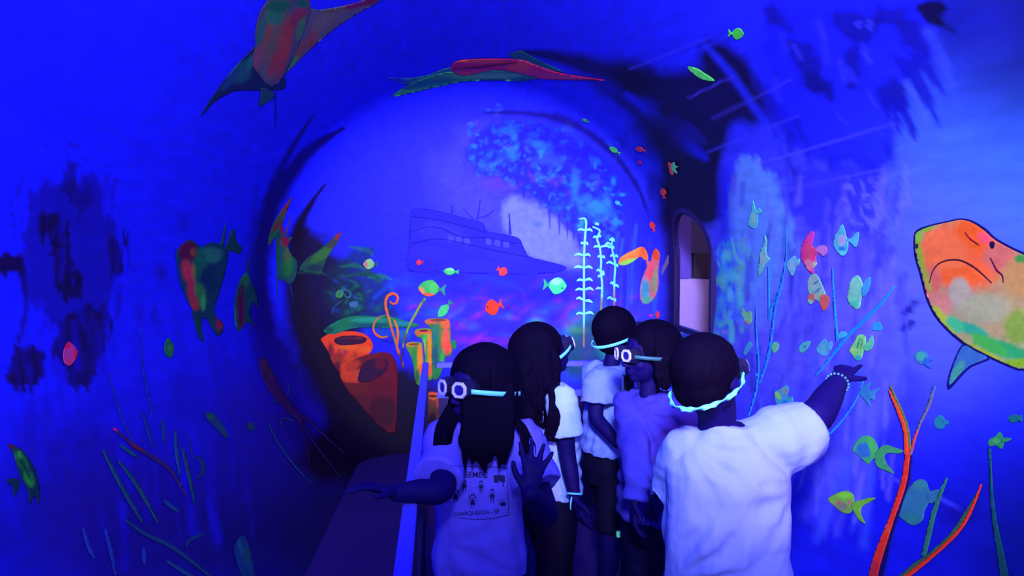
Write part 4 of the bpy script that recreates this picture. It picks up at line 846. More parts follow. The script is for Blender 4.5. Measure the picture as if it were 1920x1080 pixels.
# ================================================================== the children
M_SKIN = mat('dark_skin_under_blacklight', (.0045, .0014, .060), .65, .1, 40, .1, .08)
M_HAIR = mat('black_hair', (.0018, .0005, .007), .8, .3, 120, .3, .03)
M_DARK = mat('dark_trousers', (.003, .0015, .018), .8, .3, 90, .25, .1)
M_SHOE = mat('dark_shoe', (.01, .006, .04), .5)
M_TEE_A = mat('white_shirt_glowing_violet_blue', (.10, .082, .60), .85, .25, 160, .05, .1)  # white tees
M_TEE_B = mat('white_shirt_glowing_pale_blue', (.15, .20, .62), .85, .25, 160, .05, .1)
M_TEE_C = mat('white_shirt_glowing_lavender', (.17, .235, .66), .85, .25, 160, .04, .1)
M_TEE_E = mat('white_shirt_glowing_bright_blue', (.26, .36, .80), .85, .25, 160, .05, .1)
M_TEE_D = mat('bluish_long_shirt', (.035, .028, .34), .85, .25, 60, .25, .1)
M_STRAP = mat('turquoise_elastic', (.12, .55, .95), .5, .1)
M_STRAPG = mat('dull_green_elastic', (.02, .09, .12), .5, .1)
M_CUP = mat('black_goggle_rubber', (.006, .004, .02), .35, spec=.5)
M_RIM = mat('white_goggle_rim', (.40, .38, .93), .4)
M_LENS = mat('dark_goggle_lens', (.012, .008, .14), .15, spec=.5)
M_INK = mat('dark_blue_shirt_print', (.004, .002, .07), .8)
M_EYE = mat('eye_white', (.2, .2, .5), .3)

def frame(dr, up=Vector((0,0,1))):
    dr = dr.normalized(); a = up if abs(dr.dot(up)) < .95 else Vector((0,1,0))
    s = dr.cross(a).normalized(); return s, s.cross(dr).normalized()
def rings(bm, rs_, cap=True):
    vs = [[bm.verts.new(p) for p in r] for r in rs_]; n = len(vs[0])
    for a, b in zip(vs, vs[1:]):
        for i in range(n): bm.faces.new((a[i], a[(i+1) % n], b[(i+1) % n], b[i]))
    if cap: bm.faces.new(vs[0][::-1]); bm.faces.new(vs[-1])
def tube(bm, pts, rad, n=12, flat=1.0, dome=True, up=Vector((0,0,1)), sub=4):
    p = [Vector(q) for q in (smooth3(pts, sub) if len(pts) > 2 else pts)]
    r = np.interp(np.linspace(0, 1, len(p)), np.linspace(0, 1, len(rad)), rad) if len(p) != len(rad) else list(rad)
    R_ = []; ref = up
    if dome:
        d0 = (p[0]-p[1]).normalized(); d1 = (p[-1]-p[-2]).normalized()
        ext0 = [(p[0]+d0*r[0]*math.sin(a), r[0]*math.cos(a)) for a in (1.25, .8, .4)]
        ext1 = [(p[-1]+d1*r[-1]*math.sin(a), r[-1]*math.cos(a)) for a in (.4, .8, 1.25)]
        seq = ext0 + list(zip(p, r)) + ext1
    else: seq = list(zip(p, r))
    s = None
    for i, (c, rr) in enumerate(seq):
        a = seq[max(0, i-1)][0]; b = seq[min(len(seq)-1, i+1)][0]; dd = (b-a).normalized()
        if s is None: s, u = frame(dd, ref)
        else:
            s = (s - dd*s.dot(dd)).normalized(); u = s.cross(dd).normalized()
        R_.append([c + s*(rr*math.cos(t)) + u*(rr*flat*math.sin(t)) for t in np.linspace(0, 2*PI, n+1)[:-1]])
    rings(bm, R_)
def smooth3(pts, k=4):
    p = [Vector(q) for q in pts]; out = []; n = len(p)
    for i in range(n-1):
        a = p[i-1] if i else 2*p[0]-p[1]; b, c = p[i], p[i+1]; d = p[i+2] if i+2 < n else 2*p[-1]-p[-2]
        for j in range(k):
            t = j/k; out.append(.5*((2*b)+(-a+c)*t+(2*a-5*b+4*c-d)*t*t+(-a+3*b-3*c+d)*t**3))
    out.append(p[-1]); return out
def ell(bm, c, r, M=None, seg=18):
    m = (M or Matrix.Identity(4)) @ Matrix.Translation(Vector(c)) @ Matrix.Diagonal((r[0], r[1], r[2], 1))
    bmesh.ops.create_uvsphere(bm, u_segments=seg, v_segments=seg//2+2, radius=1.0, matrix=m)
def fuse(bm, name, m, parent, voxel=.005, smooth_it=3, disp=None, decim=None):
    me = bpy.data.meshes.new('tmp'); bmesh.ops.recalc_face_normals(bm, faces=bm.faces[:]); bm.to_mesh(me); bm.free()
    o = bpy.data.objects.new('tmp', me); COL.objects.link(o)
    md = o.modifiers.new('r', 'REMESH'); md.mode = 'VOXEL'; md.voxel_size = voxel
    if smooth_it: ms = o.modifiers.new('s', 'SMOOTH'); ms.factor = .5; ms.iterations = smooth_it
    dg = bpy.context.evaluated_depsgraph_get(); new = bpy.data.meshes.new_from_object(o.evaluated_get(dg))
    bpy.data.objects.remove(o); bpy.data.meshes.remove(me)
    if disp:
        n = len(new.vertices); co = np.empty(n*3); no = np.empty(n*3)
        new.vertices.foreach_get('co', co); new.vertices.foreach_get('normal', no)
        co = co.reshape(-1, 3); no = no.reshape(-1, 3); co = co + no*disp(co, no)[:,None]
        new.vertices.foreach_set('co', co.ravel()); new.update()
    new.name = name; new.materials.clear(); new.materials.append(m)
    new.polygons.foreach_set('use_smooth', [True]*len(new.polygons))
    ob = bpy.data.objects.new(name, new); COL.objects.link(ob); keep(ob, parent); return ob

class Kid:
    def __init__(s, label, foot, H, heading, lean=(0, 0)):
        s.h = math.radians(heading); s.f = Vector((math.sin(s.h), math.cos(s.h), 0)); s.r = Vector((math.cos(s.h), -math.sin(s.h), 0))
        s.base = Vector((foot[0], foot[1], 0)); s.H = H; s.lean = Vector((lean[0], lean[1], 0))
        s.root = empty('child', s.base); tag(s.root, label, 'person', 'children visiting the tunnel')
        s.body = bmesh.new()
    def P(s, lat, fwd, z):
        return s.base + s.r*lat + s.f*fwd + Vector((0, 0, z)) + s.lean*(z/s.H)
    def ring(s, z, w_, d_, fwd=0, lat=0, n=28, pw=2.4):
        out = []
        for t in np.linspace(0, 2*PI, n+1)[:-1]:
            c, q = math.cos(t), math.sin(t); out.append(s.P(lat+w_*math.copysign(abs(c)**(2/pw), c), fwd+d_*math.copysign(abs(q)**(2/pw), q), z))
        return out
    def head(s, c, heading, pitch=0, roll=0, k=1.0):
        M = Matrix.Translation(c) @ Matrix.Rotation(-math.radians(heading), 4, 'Z') @ Matrix.Rotation(math.radians(pitch), 4, 'X') @ Matrix.Rotation(math.radians(roll), 4, 'Y') @ Matrix.Scale(k, 4)
        s.M = M; b = s.body
        for c_, r_ in (((0,-.012,.015),(.074,.090,.080)), ((0,.020,-.035),(.057,.058,.068)), ((0,.046,-.082),(.025,.024,.019)), ((.03,.046,-.034),(.024,.024,.026)), ((-.03,.046,-.034),(.024,.024,.026)),
                       ((0,.082,-.018),(.009,.013,.022)), ((0,.092,-.036),(.012,.011,.009)), ((.010,.084,-.040),(.008,.009,.007)), ((-.010,.084,-.040),(.008,.009,.007)),
                       ((0,.074,-.059),(.021,.010,.0055)), ((0,.072,-.069),(.017,.010,.006)), ((.026,.064,.012),(.022,.012,.007)), ((-.026,.064,.012),(.022,.012,.007)),
                       ((.075,-.002,-.018),(.008,.017,.027)), ((-.075,-.002,-.018),(.008,.017,.027)), ((.078,.004,-.036),(.006,.009,.009)), ((-.078,.004,-.036),(.006,.009,.009))):
            ell(b, c_, r_, M)
        nb = s.neck; top = M @ Vector((0, -.018, -.055))
        tube(b, [nb - Vector((0,0,.04)), nb, top], [.034, .035, .036], 16)
        for x in (-.027, .027):
            e = bmesh.new(); ell(e, (x, .068, -.004), (.0115, .0095, .0085), M, 12); keep(bm_obj('eye', e, M_EYE), s.root)
    def torso(s, top, hipz):
        b = s.body; H = s.H
        rings(b, [s.ring(hipz-.05, .09, .07), s.ring(hipz, .115, .085), s.ring(hipz+.10, .098, .075), s.ring(top-.14, .112, .08), s.ring(top-.06, .100, .06), s.ring(top-.02, .065, .045), s.ring(top+.01, .038, .034)])
    def arm(s, sh, el, wr, r=(.040, .034, .031, .028, .020)):
        tube(s.body, [sh, sh.lerp(el, .5), el, el.lerp(wr, .5), wr], [r[0], r[1], r[2], r[3], r[4]], 14)
    def hand(s, wr, dr, nrm, side=1, curl=.25, spread=.16, k=1.0, point=False):
        """dr: towards the fingers, nrm: out of the palm, side: +1 thumb to dr x nrm"""
        b = s.body; dr = dr.normalized(); nrm = (nrm - dr*nrm.dot(dr)).normalized(); t = dr.cross(nrm)*side
        for a, w_ in ((.012, .019), (.035, .027), (.060, .030)):
            m = Matrix((( *(t*w_*k), 0), (*(dr*.024*k), 0), (*(nrm*.012*k), 0), (0,0,0,1))).transposed(); m.translation = wr + dr*a*k
            bmesh.ops.create_uvsphere(b, u_segments=14, v_segments=9, radius=1, matrix=m)
        for i, (o, L) in enumerate(((.0225, .052), (.0075, .060), (-.0075, .056), (-.0225, .044))):
            cl = curl*(1+.25*i); 
            if point: cl = .08 if i == 0 else 1.25
            d = (dr + t*(o/.0225)*spread).normalized(); p = wr + dr*.066*k + t*o*k; pts = [p - d*.012*k, p]; a = 0
            for seg in (.42, .33, .25):
                a += cl*.8; p = p + (d*math.cos(a) + nrm*math.sin(a))*L*seg*k; pts.append(p.copy())
            tube(b, pts, [.0078*k, .0078*k, .0072*k, .0066*k, .0056*k], 9, sub=2)
        p = wr + dr*.020*k + t*.022*k; d = (t*.8 + dr*.75 + nrm*.25).normalized()
        q = p + d*.028*k; e = q + (dr*.85 + t*.45 + nrm*.3).normalized()*.026*k
        tube(b, [p - d*.012*k, p, q, e], [.011*k, .0105*k, .0085*k, .0065*k], 9, sub=3)
    def leg(s, lat, hipz, fwd=(0, .01, -.02), foot_turn=0.0, knee_fwd=.0):
        a, kn, an = s.P(lat*.9, 0, hipz-.02), s.P(lat, knee_fwd+.01, hipz*.52), s.P(lat, knee_fwd-.01, .07)
        tube(s.body, [a, a.lerp(kn, .5), kn, kn.lerp(an, .4), an], [.072, .062, .047, .046, .030], 14)
        tube(s.body, [an, s.P(lat, knee_fwd+.05, .035), s.P(lat, knee_fwd+.11, .028)], [.034, .032, .026], 12)
        return a, kn, an
    def finish(s, voxel=.0045):
        o = fuse(s.body, 'body', M_SKIN, s.root, voxel, 2); return o
    def trousers(s, hipz, lats=(-.06, .06), kf=(0, 0), length=1.0, m=None):
        b = bmesh.new()
        rings(b, [s.ring(hipz-.11, .112, .086), s.ring(hipz-.04, .128, .098), s.ring(hipz+.07, .112, .086)])
        for lat, k_ in zip(lats, kf):
            a, kn, an = s.P(lat*.95, 0, hipz-.03), s.P(lat*1.02, k_+.01, hipz*.52), s.P(lat*1.02, k_-.01, .075 + (hipz*.55)*(1-length))
            tube(b, [a, a.lerp(kn, .5), kn, kn.lerp(an, .5), an] if length > .6 else [a, a.lerp(kn, .5), kn], [.080, .072, .060, .054, .048] if length > .6 else [.082, .076, .070], 16, dome=False)
        return fuse(b, 'trousers', m or M_DARK, s.root, .008, 3, lambda c, n: .004*(fbm(c[:,0]*14, c[:,2]*22, 4)-.5)*2)
    def shoes(s, lats=(-.06, .06), kf=(0, 0)):
        for lat, k_ in zip(lats, kf):
            b = bmesh.new(); tube(b, [s.P(lat, k_-.045, .045), s.P(lat, k_+.03, .05), s.P(lat, k_+.10, .036), s.P(lat, k_+.135, .03)], [.040, .044, .038, .028], 14, flat=.95)
            fuse(b, 'shoe', M_SHOE, s.root, .007, 2, lambda c, n: np.where(c[:,2] < .006, 0.0, 0.0))
    def shirt(s, secs, sleeves, m, folds=None, voxel=.0065):
        b = bmesh.new()
        rings(b, [s.ring(*q[:3], fwd=q[3] if len(q) > 3 else 0, lat=q[4] if len(q) > 4 else 0) for q in secs])
        for pts, rad in sleeves: tube(b, pts, rad, 18, dome=False)
        return fuse(b, 'shirt', m, s.root, voxel, 5, folds)
    def hair_cap(s, b, g=.010, back=.014, up=.010, low=0.0):
        ell(b, (0, -.012-back, .015+up), (.074+g, .090+g-.002, .080+g), s.M, 28)
        if low: ell(b, (0, -.050, -.020), (.066+g*.6, .050+g, .062+low), s.M, 24)
    def hair_strands(s, b, n, length, gap=55, seed=1, wave=.0, out=.0, rad=.009, shift=None, jit=.012):
        rs = random.Random(seed)
        for k in range(n):
            az = math.radians(rs.choice([-1, 1])*rs.uniform(gap, 180)); pts = []
            gx, gy, gz = .086, .102, .092
            for e in (70, 45, 20, -2):
                e = math.radians(e); pts.append(s.M @ Vector((gx*math.sin(az)*math.cos(e), -.026+gy*math.cos(az)*math.cos(e), .022+gz*math.sin(e))))
            p = pts[-1]; cen = s.M @ Vector((0, -.03, 0)); dirv = (p-cen); dirv.z = 0; dirv.normalize()
            L = length*rs.uniform(.82, 1.06); ph = rs.uniform(0, 6.3); m_ = 7
            for i in range(1, m_+1):
                t = i/m_; q = p + Vector((0, 0, -L*t)) + dirv*(out*math.sin(t*PI*.6) - .012*t)
                q += Vector((rs.gauss(0, jit*.3), rs.gauss(0, jit*.3), 0)) + Vector((math.cos(ph), math.sin(ph), 0))*wave*math.sin(t*9+ph)
                if shift: q += Vector(shift)*t*t
                pts.append(q)
            tube(b, pts, [rad*.5, rad, rad*1.15, rad*1.1, rad*1.0, rad*.9, rad*.75, rad*.3], 6, sub=2)

def goggles(label, kid, strap_m, sback=-.045, a=.088, bk=.112, twist=False, front=.0, ey=.0, group='swimming goggles worn by the children', eyes=True):
    M = kid.M; e = empty('goggles', M @ Vector((0, .1, ey))); tag(e, label, 'goggles', group)
    def octa(x, y, w_, h_, tilt): 
        sx = 1 if x > 0 else -1; cy, sy_ = math.cos(tilt*sx), math.sin(tilt*sx)
        return [M @ Vector((x + px*cy, y - px*sy_*1.0, ey+pz)) for px, pz in ((-w_,-h_*.45),(-w_*.5,-h_),(w_*.5,-h_),(w_,-h_*.45),(w_,h_*.45),(w_*.5,h_),(-w_*.5,h_),(-w_,h_*.45))]
    for x in (-.033, .033):
        b = bmesh.new(); rings(b, [octa(x, .060, .026, .026, .25), octa(x, .080, .027, .027, .25), octa(x, .1035, .0235, .0235, .25)])
        c = keep(bm_obj('eye_cup', b, M_CUP, smooth=False), e)
        b = bmesh.new()
        o1, i1, o2, i2 = octa(x, .1036, .0215, .0215, .25), octa(x, .1036, .0150, .0135, .25), octa(x, .1085, .0205, .0205, .25), octa(x, .1085, .0155, .0138, .25)
        V = [[b.verts.new(p) for p in q] for q in (o1, o2, i2, i1)]
        for q, w2 in ((0,1),(1,2),(2,3),(3,0)):
            for i in range(8): b.faces.new((V[q][i], V[q][(i+1) % 8], V[w2][(i+1) % 8], V[w2][i]))
        bmesh.ops.recalc_face_normals(b, faces=b.faces[:])
        keep(bm_obj('rim', b, M_RIM, smooth=False), e)
        b = bmesh.new(); rings(b, [octa(x, .1030, .0152, .0138, .25), octa(x, .1050, .0152, .0138, .25)]); keep(bm_obj('lens', b, M_LENS, smooth=False), e)
    b = bmesh.new(); tube(b, [M @ Vector((-.012, .096, ey)), M @ Vector((0, .100, ey+.003)), M @ Vector((.012, .096, ey))], [.004, .004, .004], 8); keep(bm_obj('bridge', b, M_CUP), e)
    b = bmesh.new(); n = 90; pr = None; first = None; R_ = []
    for i in range(n+1):
        t = math.radians(34 + (326-34)*i/n)         # from the right cup round the back to the left cup
        x = a*math.sin(t); y = -.014 + bk*math.cos(t)*(.92 if math.cos(t) > 0 else 1.0)
        fr = (1-math.cos(t))/2; z = ey + sback*fr*1.0
        hw = .0062; tw = math.sin(i*.55)*.9 if twist else 0
        N_ = Vector((math.sin(t)/a, math.cos(t)/bk, 0)).normalized(); U_ = Vector((0, 0, 1))
        A = (U_*math.cos(tw) + N_*math.sin(tw))*hw*(1.15 if twist else 1); Bv = (N_*math.cos(tw) - U_*math.sin(tw))*.0013
        if twist: A = A*(.55+.45*abs(math.cos(tw)))
        c = Vector((x, y, z)) + N_*.004
        R_.append([M @ (c+A+Bv), M @ (c-A+Bv), M @ (c-A-Bv), M @ (c+A-Bv)])
    rings(b, R_); bmesh.ops.recalc_face_normals(b, faces=b.faces[:]); keep(bm_obj('strap', b, strap_m), e)
    return e

def folds_fn(centres, amp=.005, freq=16, hang=.004, zref=.9, seed=2):
    def f(c, n):
        d = np.zeros(len(c))
        for (cx_, cy_, cz_), fq, am, reach in centres:
            dx = c[:,0]-cx_; dz = c[:,2]-cz_; r_ = np.hypot(dx, dz)+1e-6; th_ = np.arctan2(dz, dx)
            wv = np.sin(th_*fq + 5*fbm(c[:,0]*7, c[:,2]*7, seed)) ; wv = np.sign(wv)*abs(wv)**.8
            d += .95*am*wv*np.exp(-(r_/reach)**2)*np.clip((r_-.03)/.07, 0, 1)
        a_ = np.arctan2(c[:,1]-c[:,1].mean(), c[:,0]-c[:,0].mean())
        low = np.clip((zref-c[:,2])/.25, 0, 1)
        d += .9*hang*low*np.sin(a_*9 + 7*fbm(a_*2+9, c[:,2]*5, seed+4))
        d += amp*.8*(fbm(c[:,0]*16+c[:,2]*6, c[:,2]*10, seed+7)-.5)
        return d
    return f

# ---------------------------------------------------------------- boy in the right foreground, pointing at the wall
S = at(1366, 800, 1.74)
k = Kid('boy seen from behind at right in a big white T-shirt, pointing at the painted fish', (S.x, 1.74), 1.32, 12)
k.neck = at(1342, 800, 1.765)
top = S.z; hip = .60
k.torso(top, hip)
k.head(at(1330, 702, 1.70), 54, 8, 0, .92); tube(k.body, [at(1342, 820, 1.755), at(1344, 780, 1.74), at(1338, 735, 1.72)], [.046, .046, .050], 18)
shR, elR, wrR = at(1462, 812, 1.73), at(1532, 778, 1.74), at(1574, 712, 1.86)
k.arm(shR, elR, wrR, (.046, .043, .042, .036, .024))
k.hand(wrR, at(1600, 664, 1.98)-wrR, Vector((-.3, -.2, -1)), side=-1, curl=.5, k=1.0, point=True)
shL = k.P(-.100, .01, top-.065); elL = k.P(-.125, .09, top-.20); wrL = k.P(-.06, .20, top-.24)
k.arm(shL, elL, wrL); k.hand(wrL, Vector((.6, .6, .1)), Vector((0, .2, 1)), 1, .5)
for l in (-.06, .06): k.leg(l, hip)
k.finish(); k.trousers(hip, m=M_DARK); k.shoes()
sl = [(k.P(.06, 0, top-.05), k.P(.15, 0, top-.055)), ]
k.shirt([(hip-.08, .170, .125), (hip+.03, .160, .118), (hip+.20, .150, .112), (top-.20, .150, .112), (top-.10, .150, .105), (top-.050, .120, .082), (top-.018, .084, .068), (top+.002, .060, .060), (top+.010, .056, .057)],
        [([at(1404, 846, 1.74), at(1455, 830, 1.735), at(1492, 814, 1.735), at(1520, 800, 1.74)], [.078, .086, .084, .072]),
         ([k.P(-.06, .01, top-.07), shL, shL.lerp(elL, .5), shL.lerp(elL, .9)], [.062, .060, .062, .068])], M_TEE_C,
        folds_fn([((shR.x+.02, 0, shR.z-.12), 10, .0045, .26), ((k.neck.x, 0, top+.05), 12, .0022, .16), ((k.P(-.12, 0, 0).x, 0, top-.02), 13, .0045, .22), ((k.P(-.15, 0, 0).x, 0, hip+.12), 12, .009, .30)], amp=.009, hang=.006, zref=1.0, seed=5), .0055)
hb = bmesh.new(); k.hair_cap(hb, .009, .010, .010, .002)
fuse(hb, 'hair', M_HAIR, k.root, .005, 2, lambda c, n: .0045*(fbm(c[:,0]*110, c[:,2]*60+c[:,1]*80, 9, 3)-.35))
goggles('black goggles with a twisted turquoise strap round the head of the boy in front', k, M_STRAP, -.058, .083, .106, twist=True)
w_e = empty('bead_bracelet', wrR); tag(w_e, 'beaded bracelet on the raised wrist of the pointing boy', 'bracelet')
dw = (wrR-elR).normalized(); s1_, u1_ = frame(dw); rs = random.Random(3)
M_BEAD = mat('pale_green_bead', (.05, .16, .28), .4)
for i in range(18):
    t = 2*PI*i/18; b = bmesh.new(); ell(b, wrR - dw*.018 + (s1_*math.cos(t)+u1_*math.sin(t))*.028, (.0036, .0036, .0036), None, 8); keep(bm_obj('bead', b, M_BEAD), w_e)

# ---------------------------------------------------------------- long-haired girl in the left foreground, palm raised
S = at(898, 812, 2.0)
k = Kid('girl at left front in printed white T-shirt, long straight hair, palm raised to the camera', (S.x, 2.0), 1.26, -168)
g1 = k; k.neck = at(890, 800, 2.0); top = at(898, 798, 2.0).z; hip = .60
k.torso(top, hip)
k.head(at(896, 722, 2.0), -134, 2, 0, .98)
# her right arm (left in the photo) lies over the railing, her left arm lifts an open palm
shA = at(832, 822, 1.99); elA = at(828, 918, 1.80); wrA = at(742, 924, 1.745)
k.arm(shA, elA, wrA, (.040, .036, .033, .030, .021))
k.hand(wrA, at(680, 908, 1.72)-wrA, Vector((0, -.1, -1)), 1, .25, .2)
shB = at(976, 822, 1.99); elB = at(1024, 962, 1.86); wrB = at(993, 926, 1.66)
k.arm(shB, elB, wrB, (.040, .036, .033, .030, .021))
k.hand(wrB, at(1003, 860, 1.70)-wrB, Vector((0.05, -1, .1)), -1, .06, .42, k=.98)
for l in (-.055, .055): k.leg(l, hip)
k.finish(.004); k.trousers(hip); k.shoes()
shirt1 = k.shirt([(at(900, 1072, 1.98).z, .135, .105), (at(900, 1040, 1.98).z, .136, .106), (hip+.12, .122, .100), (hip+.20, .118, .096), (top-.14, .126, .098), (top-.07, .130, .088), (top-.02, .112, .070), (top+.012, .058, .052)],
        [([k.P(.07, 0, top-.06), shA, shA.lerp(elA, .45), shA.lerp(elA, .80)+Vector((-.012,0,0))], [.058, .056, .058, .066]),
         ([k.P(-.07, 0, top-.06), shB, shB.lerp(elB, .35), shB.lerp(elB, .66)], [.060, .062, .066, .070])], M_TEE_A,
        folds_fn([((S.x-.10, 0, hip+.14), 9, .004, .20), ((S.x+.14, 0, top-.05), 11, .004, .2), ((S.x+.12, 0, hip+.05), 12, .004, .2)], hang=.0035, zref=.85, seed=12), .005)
hb = bmesh.new(); k.hair_cap(hb, .013, .016, .012); k.hair_strands(hb, 120, .185, 62, 4, rad=.011, out=.012)
rsx = random.Random(8)
for i in range(46):          # locks brought forward over the chest
    px0 = rsx.uniform(866, 956); x1 = px0 + rsx.uniform(-8, 2); y1 = rsx.uniform(822, 886)
    tube(hb, [at(px0, 720, 1.955), at(px0+3, 780, 1.90), at(x1+2, 830, 1.862), at(x1, y1, 1.862)], [.013, .013, .012, .004], 6, sub=3)
for i in range(10):
    px0 = rsx.uniform(818, 842); y1 = rsx.uniform(850, 878)
    tube(hb, [at(px0+26, 760, 1.98), at(px0+6, 800, 1.93), at(px0, y1-30, 1.88), at(px0-2, y1, 1.88)], [.010, .012, .011, .004], 6, sub=3)
for i in range(7):           # loose wisps over the shoulder at right
    x0 = rsx.uniform(948, 970); tube(hb, [at(x0-14, 770, 1.95), at(x0+8, 790, 1.91), at(x0+18+3*i, 808+5*i, 1.89), at(x0+12+4*i, 846+3*i, 1.885)], [.004, .004, .0035, .003], 5, sub=3)
fuse(hb, 'hair', M_HAIR, k.root, .0045, 1)
goggles('black goggles with glowing white rims on the girl raising her palm', k, M_STRAP, -.028, .100, .126)
# print on the shirt: frame, lettering, five little children
me_s = shirt1.data; off = shirt1.parent.location
BV = BVHTree.FromPolygons([tuple(v.co + off) for v in me_s.vertices], [tuple(p.vertices) for p in me_s.polygons])
PO = at(900, 925, 1.5); SCL = 1371/1.885
def ink(px, py):
    P0 = at(px, py, 1.5); d_ = (P0-EYE).normalized(); hit = BV.ray_cast(P0, d_)
    if hit[0] is None: return at(px, py, 1.88), Vector((0, -1, 0))
    return hit[0], hit[1]
def ink_poly(name, polys, m=M_INK, parent=None, lift=.0012):
    vs = []; fs = []
    for pl in polys:
        i0 = len(vs)
        for x, y in pl:
            h_, n_ = ink(x, y); vs.append(h_ + Vector((0, -1, 0))*lift)
        fs.append(tuple(range(i0, i0+len(pl))))
    o = link_mesh(name, vs, fs, m, smooth=False)
    o.data.transform(Matrix.Translation(-off)); o.parent = shirt1; return o
def rib(pts, w_=1.1):
    out = []; p = [np.array(q, float) for q in pts]
    for a, b in zip(p, p[1:]):
        L = np.hypot(*(b-a)); n_ = max(1, int(L/3)); d_ = (b-a)/L; nn = np.array([-d_[1], d_[0]])*w_/2
        for i in range(n_):
            u, v_ = a+(b-a)*i/n_, a+(b-a)*(i+1)/n_; out.append([tuple(u-nn), tuple(v_-nn), tuple(v_+nn), tuple(u+nn)])
    return out
def disc(x, y, rx, ry, n=10): return [[(x+rx*math.cos(t), y+ry*math.sin(t)) for t in np.linspace(0, 2*PI, n+1)[:-1]]]
def circ(x, y, r_, w_=.8): return rib([(x+r_*math.cos(t), y+r_*math.sin(t)) for t in np.linspace(0, 2*PI, 13)], w_)
ink_poly('print_frame', rib([(845,873),(900,875),(951,876),(952,920),(954,965),(925,972),(895,974),(861,971)], 1.2))
ink_poly('print_flag', [[(925,891),(936,890),(947,891),(947,904),(936,905),(926,905)]]); ink_poly('print_flag', rib([(944,905),(943,912)], 2))
ink_poly('print_mark', [[(845,885),(852,891),(845,899)]])
ink_poly('print_books', disc(943, 945, 6, 4) + circ(938, 940, 3) + circ(945, 939, 3))
def little(x, y, s_, girl):
    out = circ(x, y-7*s_, 4*s_, 1.0)
    out += rib([(x-1.5*s_, y-5.5*s_), (x, y-4.6*s_), (x+1.5*s_, y-5.5*s_)], .6)
    out += [[(x-4.2*s_, y-8*s_), (x-2*s_, y-12*s_), (x+2*s_, y-12*s_), (x+4.2*s_, y-8*s_), (x, y-9.5*s_)]]
    if girl: out += [[(x-2.4*s_, y-2*s_), (x+2.4*s_, y-2*s_), (x+5*s_, y+8*s_), (x-5*s_, y+8*s_)]] + rib([(x-4.5*s_, y-9*s_), (x-6.5*s_, y-3*s_)], 1.6) + rib([(x+4.5*s_, y-9*s_), (x+6.5*s_, y-3*s_)], 1.6)
    else: out += [[(x-4*s_, y-2.5*s_), (x+4*s_, y-2.5*s_), (x+4*s_, y+4*s_), (x-4*s_, y+4*s_)]] + rib([(x-2*s_, y+4*s_), (x-2.4*s_, y+9*s_)], 2) + rib([(x+2*s_, y+4*s_), (x+2.4*s_, y+9*s_)], 2)
    out += rib([(x-3.5*s_, y-1*s_), (x-8*s_, y+2*s_)], .9) + rib([(x+3.5*s_, y-1*s_), (x+8*s_, y+1*s_)], .9) + rib([(x-1.6*s_, y+8*s_), (x-1.8*s_, y+13*s_), (x-3.4*s_, y+13*s_)], .9) + rib([(x+1.6*s_, y+8*s_), (x+1.8*s_, y+13*s_), (x+3.4*s_, y+13*s_)], .9)
    return out
for x, y, s_, g_ in ((871,911,.92,0), (902,912,.92,0), (854,928,1.0,1), (886,938,1.05,1), (923,929,1.05,0)): ink_poly('print_figure', little(x, y, s_, g_))
def lettering(name, txt, cx_, cy_, width, ang):
    cu = bpy.data.curves.new('tmp_text', 'FONT'); cu.body = txt; cu.align_x = 'CENTER'; cu.align_y = 'CENTER'; cu.size = 1; cu.offset = .012; cu.resolution_u = 3
    o = bpy.data.objects.new('tmp_text', cu); COL.objects.link(o)
    dg = bpy.context.evaluated_depsgraph_get(); m_ = bpy.data.meshes.new_from_object(o.evaluated_get(dg)); bpy.data.objects.remove(o)
    co = np.array([v.co[:] for v in m_.vertices]); s_ = width/(co[:,0].max()-co[:,0].min()); c_, q_ = math.cos(ang), math.sin(ang)
    fs = [tuple(p.vertices) for p in m_.polygons]; vs = []
    for x, y, _ in co:
        x *= s_; y *= s_*1.05; h_, n_ = ink(cx_ + x*c_ + y*q_, cy_ + x*q_ - y*c_); vs.append(h_ + Vector((0, -.0012, 0)))
    ob = link_mesh(name, vs, fs, M_INK, smooth=False); ob.data.transform(Matrix.Translation(-off)); ob.parent = shirt1
lettering('print_lettering', 'SEMEC', 893, 890.5, 43, .02)
lettering('print_lettering', 'CHARQUEADA - SP', 893, 961.5, 86, -.07)

# ---------------------------------------------------------------- curly-haired girl in the middle, looking up to the right
S = at(1030, 740, 2.6)
k = Kid('girl with long dark wavy hair in the middle, white T-shirt, looking up to the right', (S.x, 2.6), 1.28, 68)
k.neck = at(1034, 716, 2.6); top = at(1030, 722, 2.6).z; hip = .62
k.torso(top, hip); k.head(at(1021, 657, 2.6), 72, 16, 0, .96)
sh, el, wr = at(1052, 748, 2.47), at(1063, 850, 2.46), at(1078, 932, 2.42)
k.arm(sh, el, wr, (.040, .035, .031, .028, .019)); k.hand(wr, at(1092, 985, 2.40)-wr, Vector((1, .3, 0)), 1, .3)
sh2 = k.P(-.12, 0, top-.03); el2 = k.P(-.15, .03, top-.22); wr2 = k.P(-.13, .14, top-.36)
k.arm(sh2, el2, wr2); k.hand(wr2, Vector((.4, 0, -1)), Vector((0, -1, 0)), 1, .3)
for l, kf in ((-.055, .06), (.055, -.03)): k.leg(l, hip, knee_fwd=kf)
k.finish(); k.trousers(hip, kf=(.06, -.03)); k.shoes(kf=(.06, -.03))
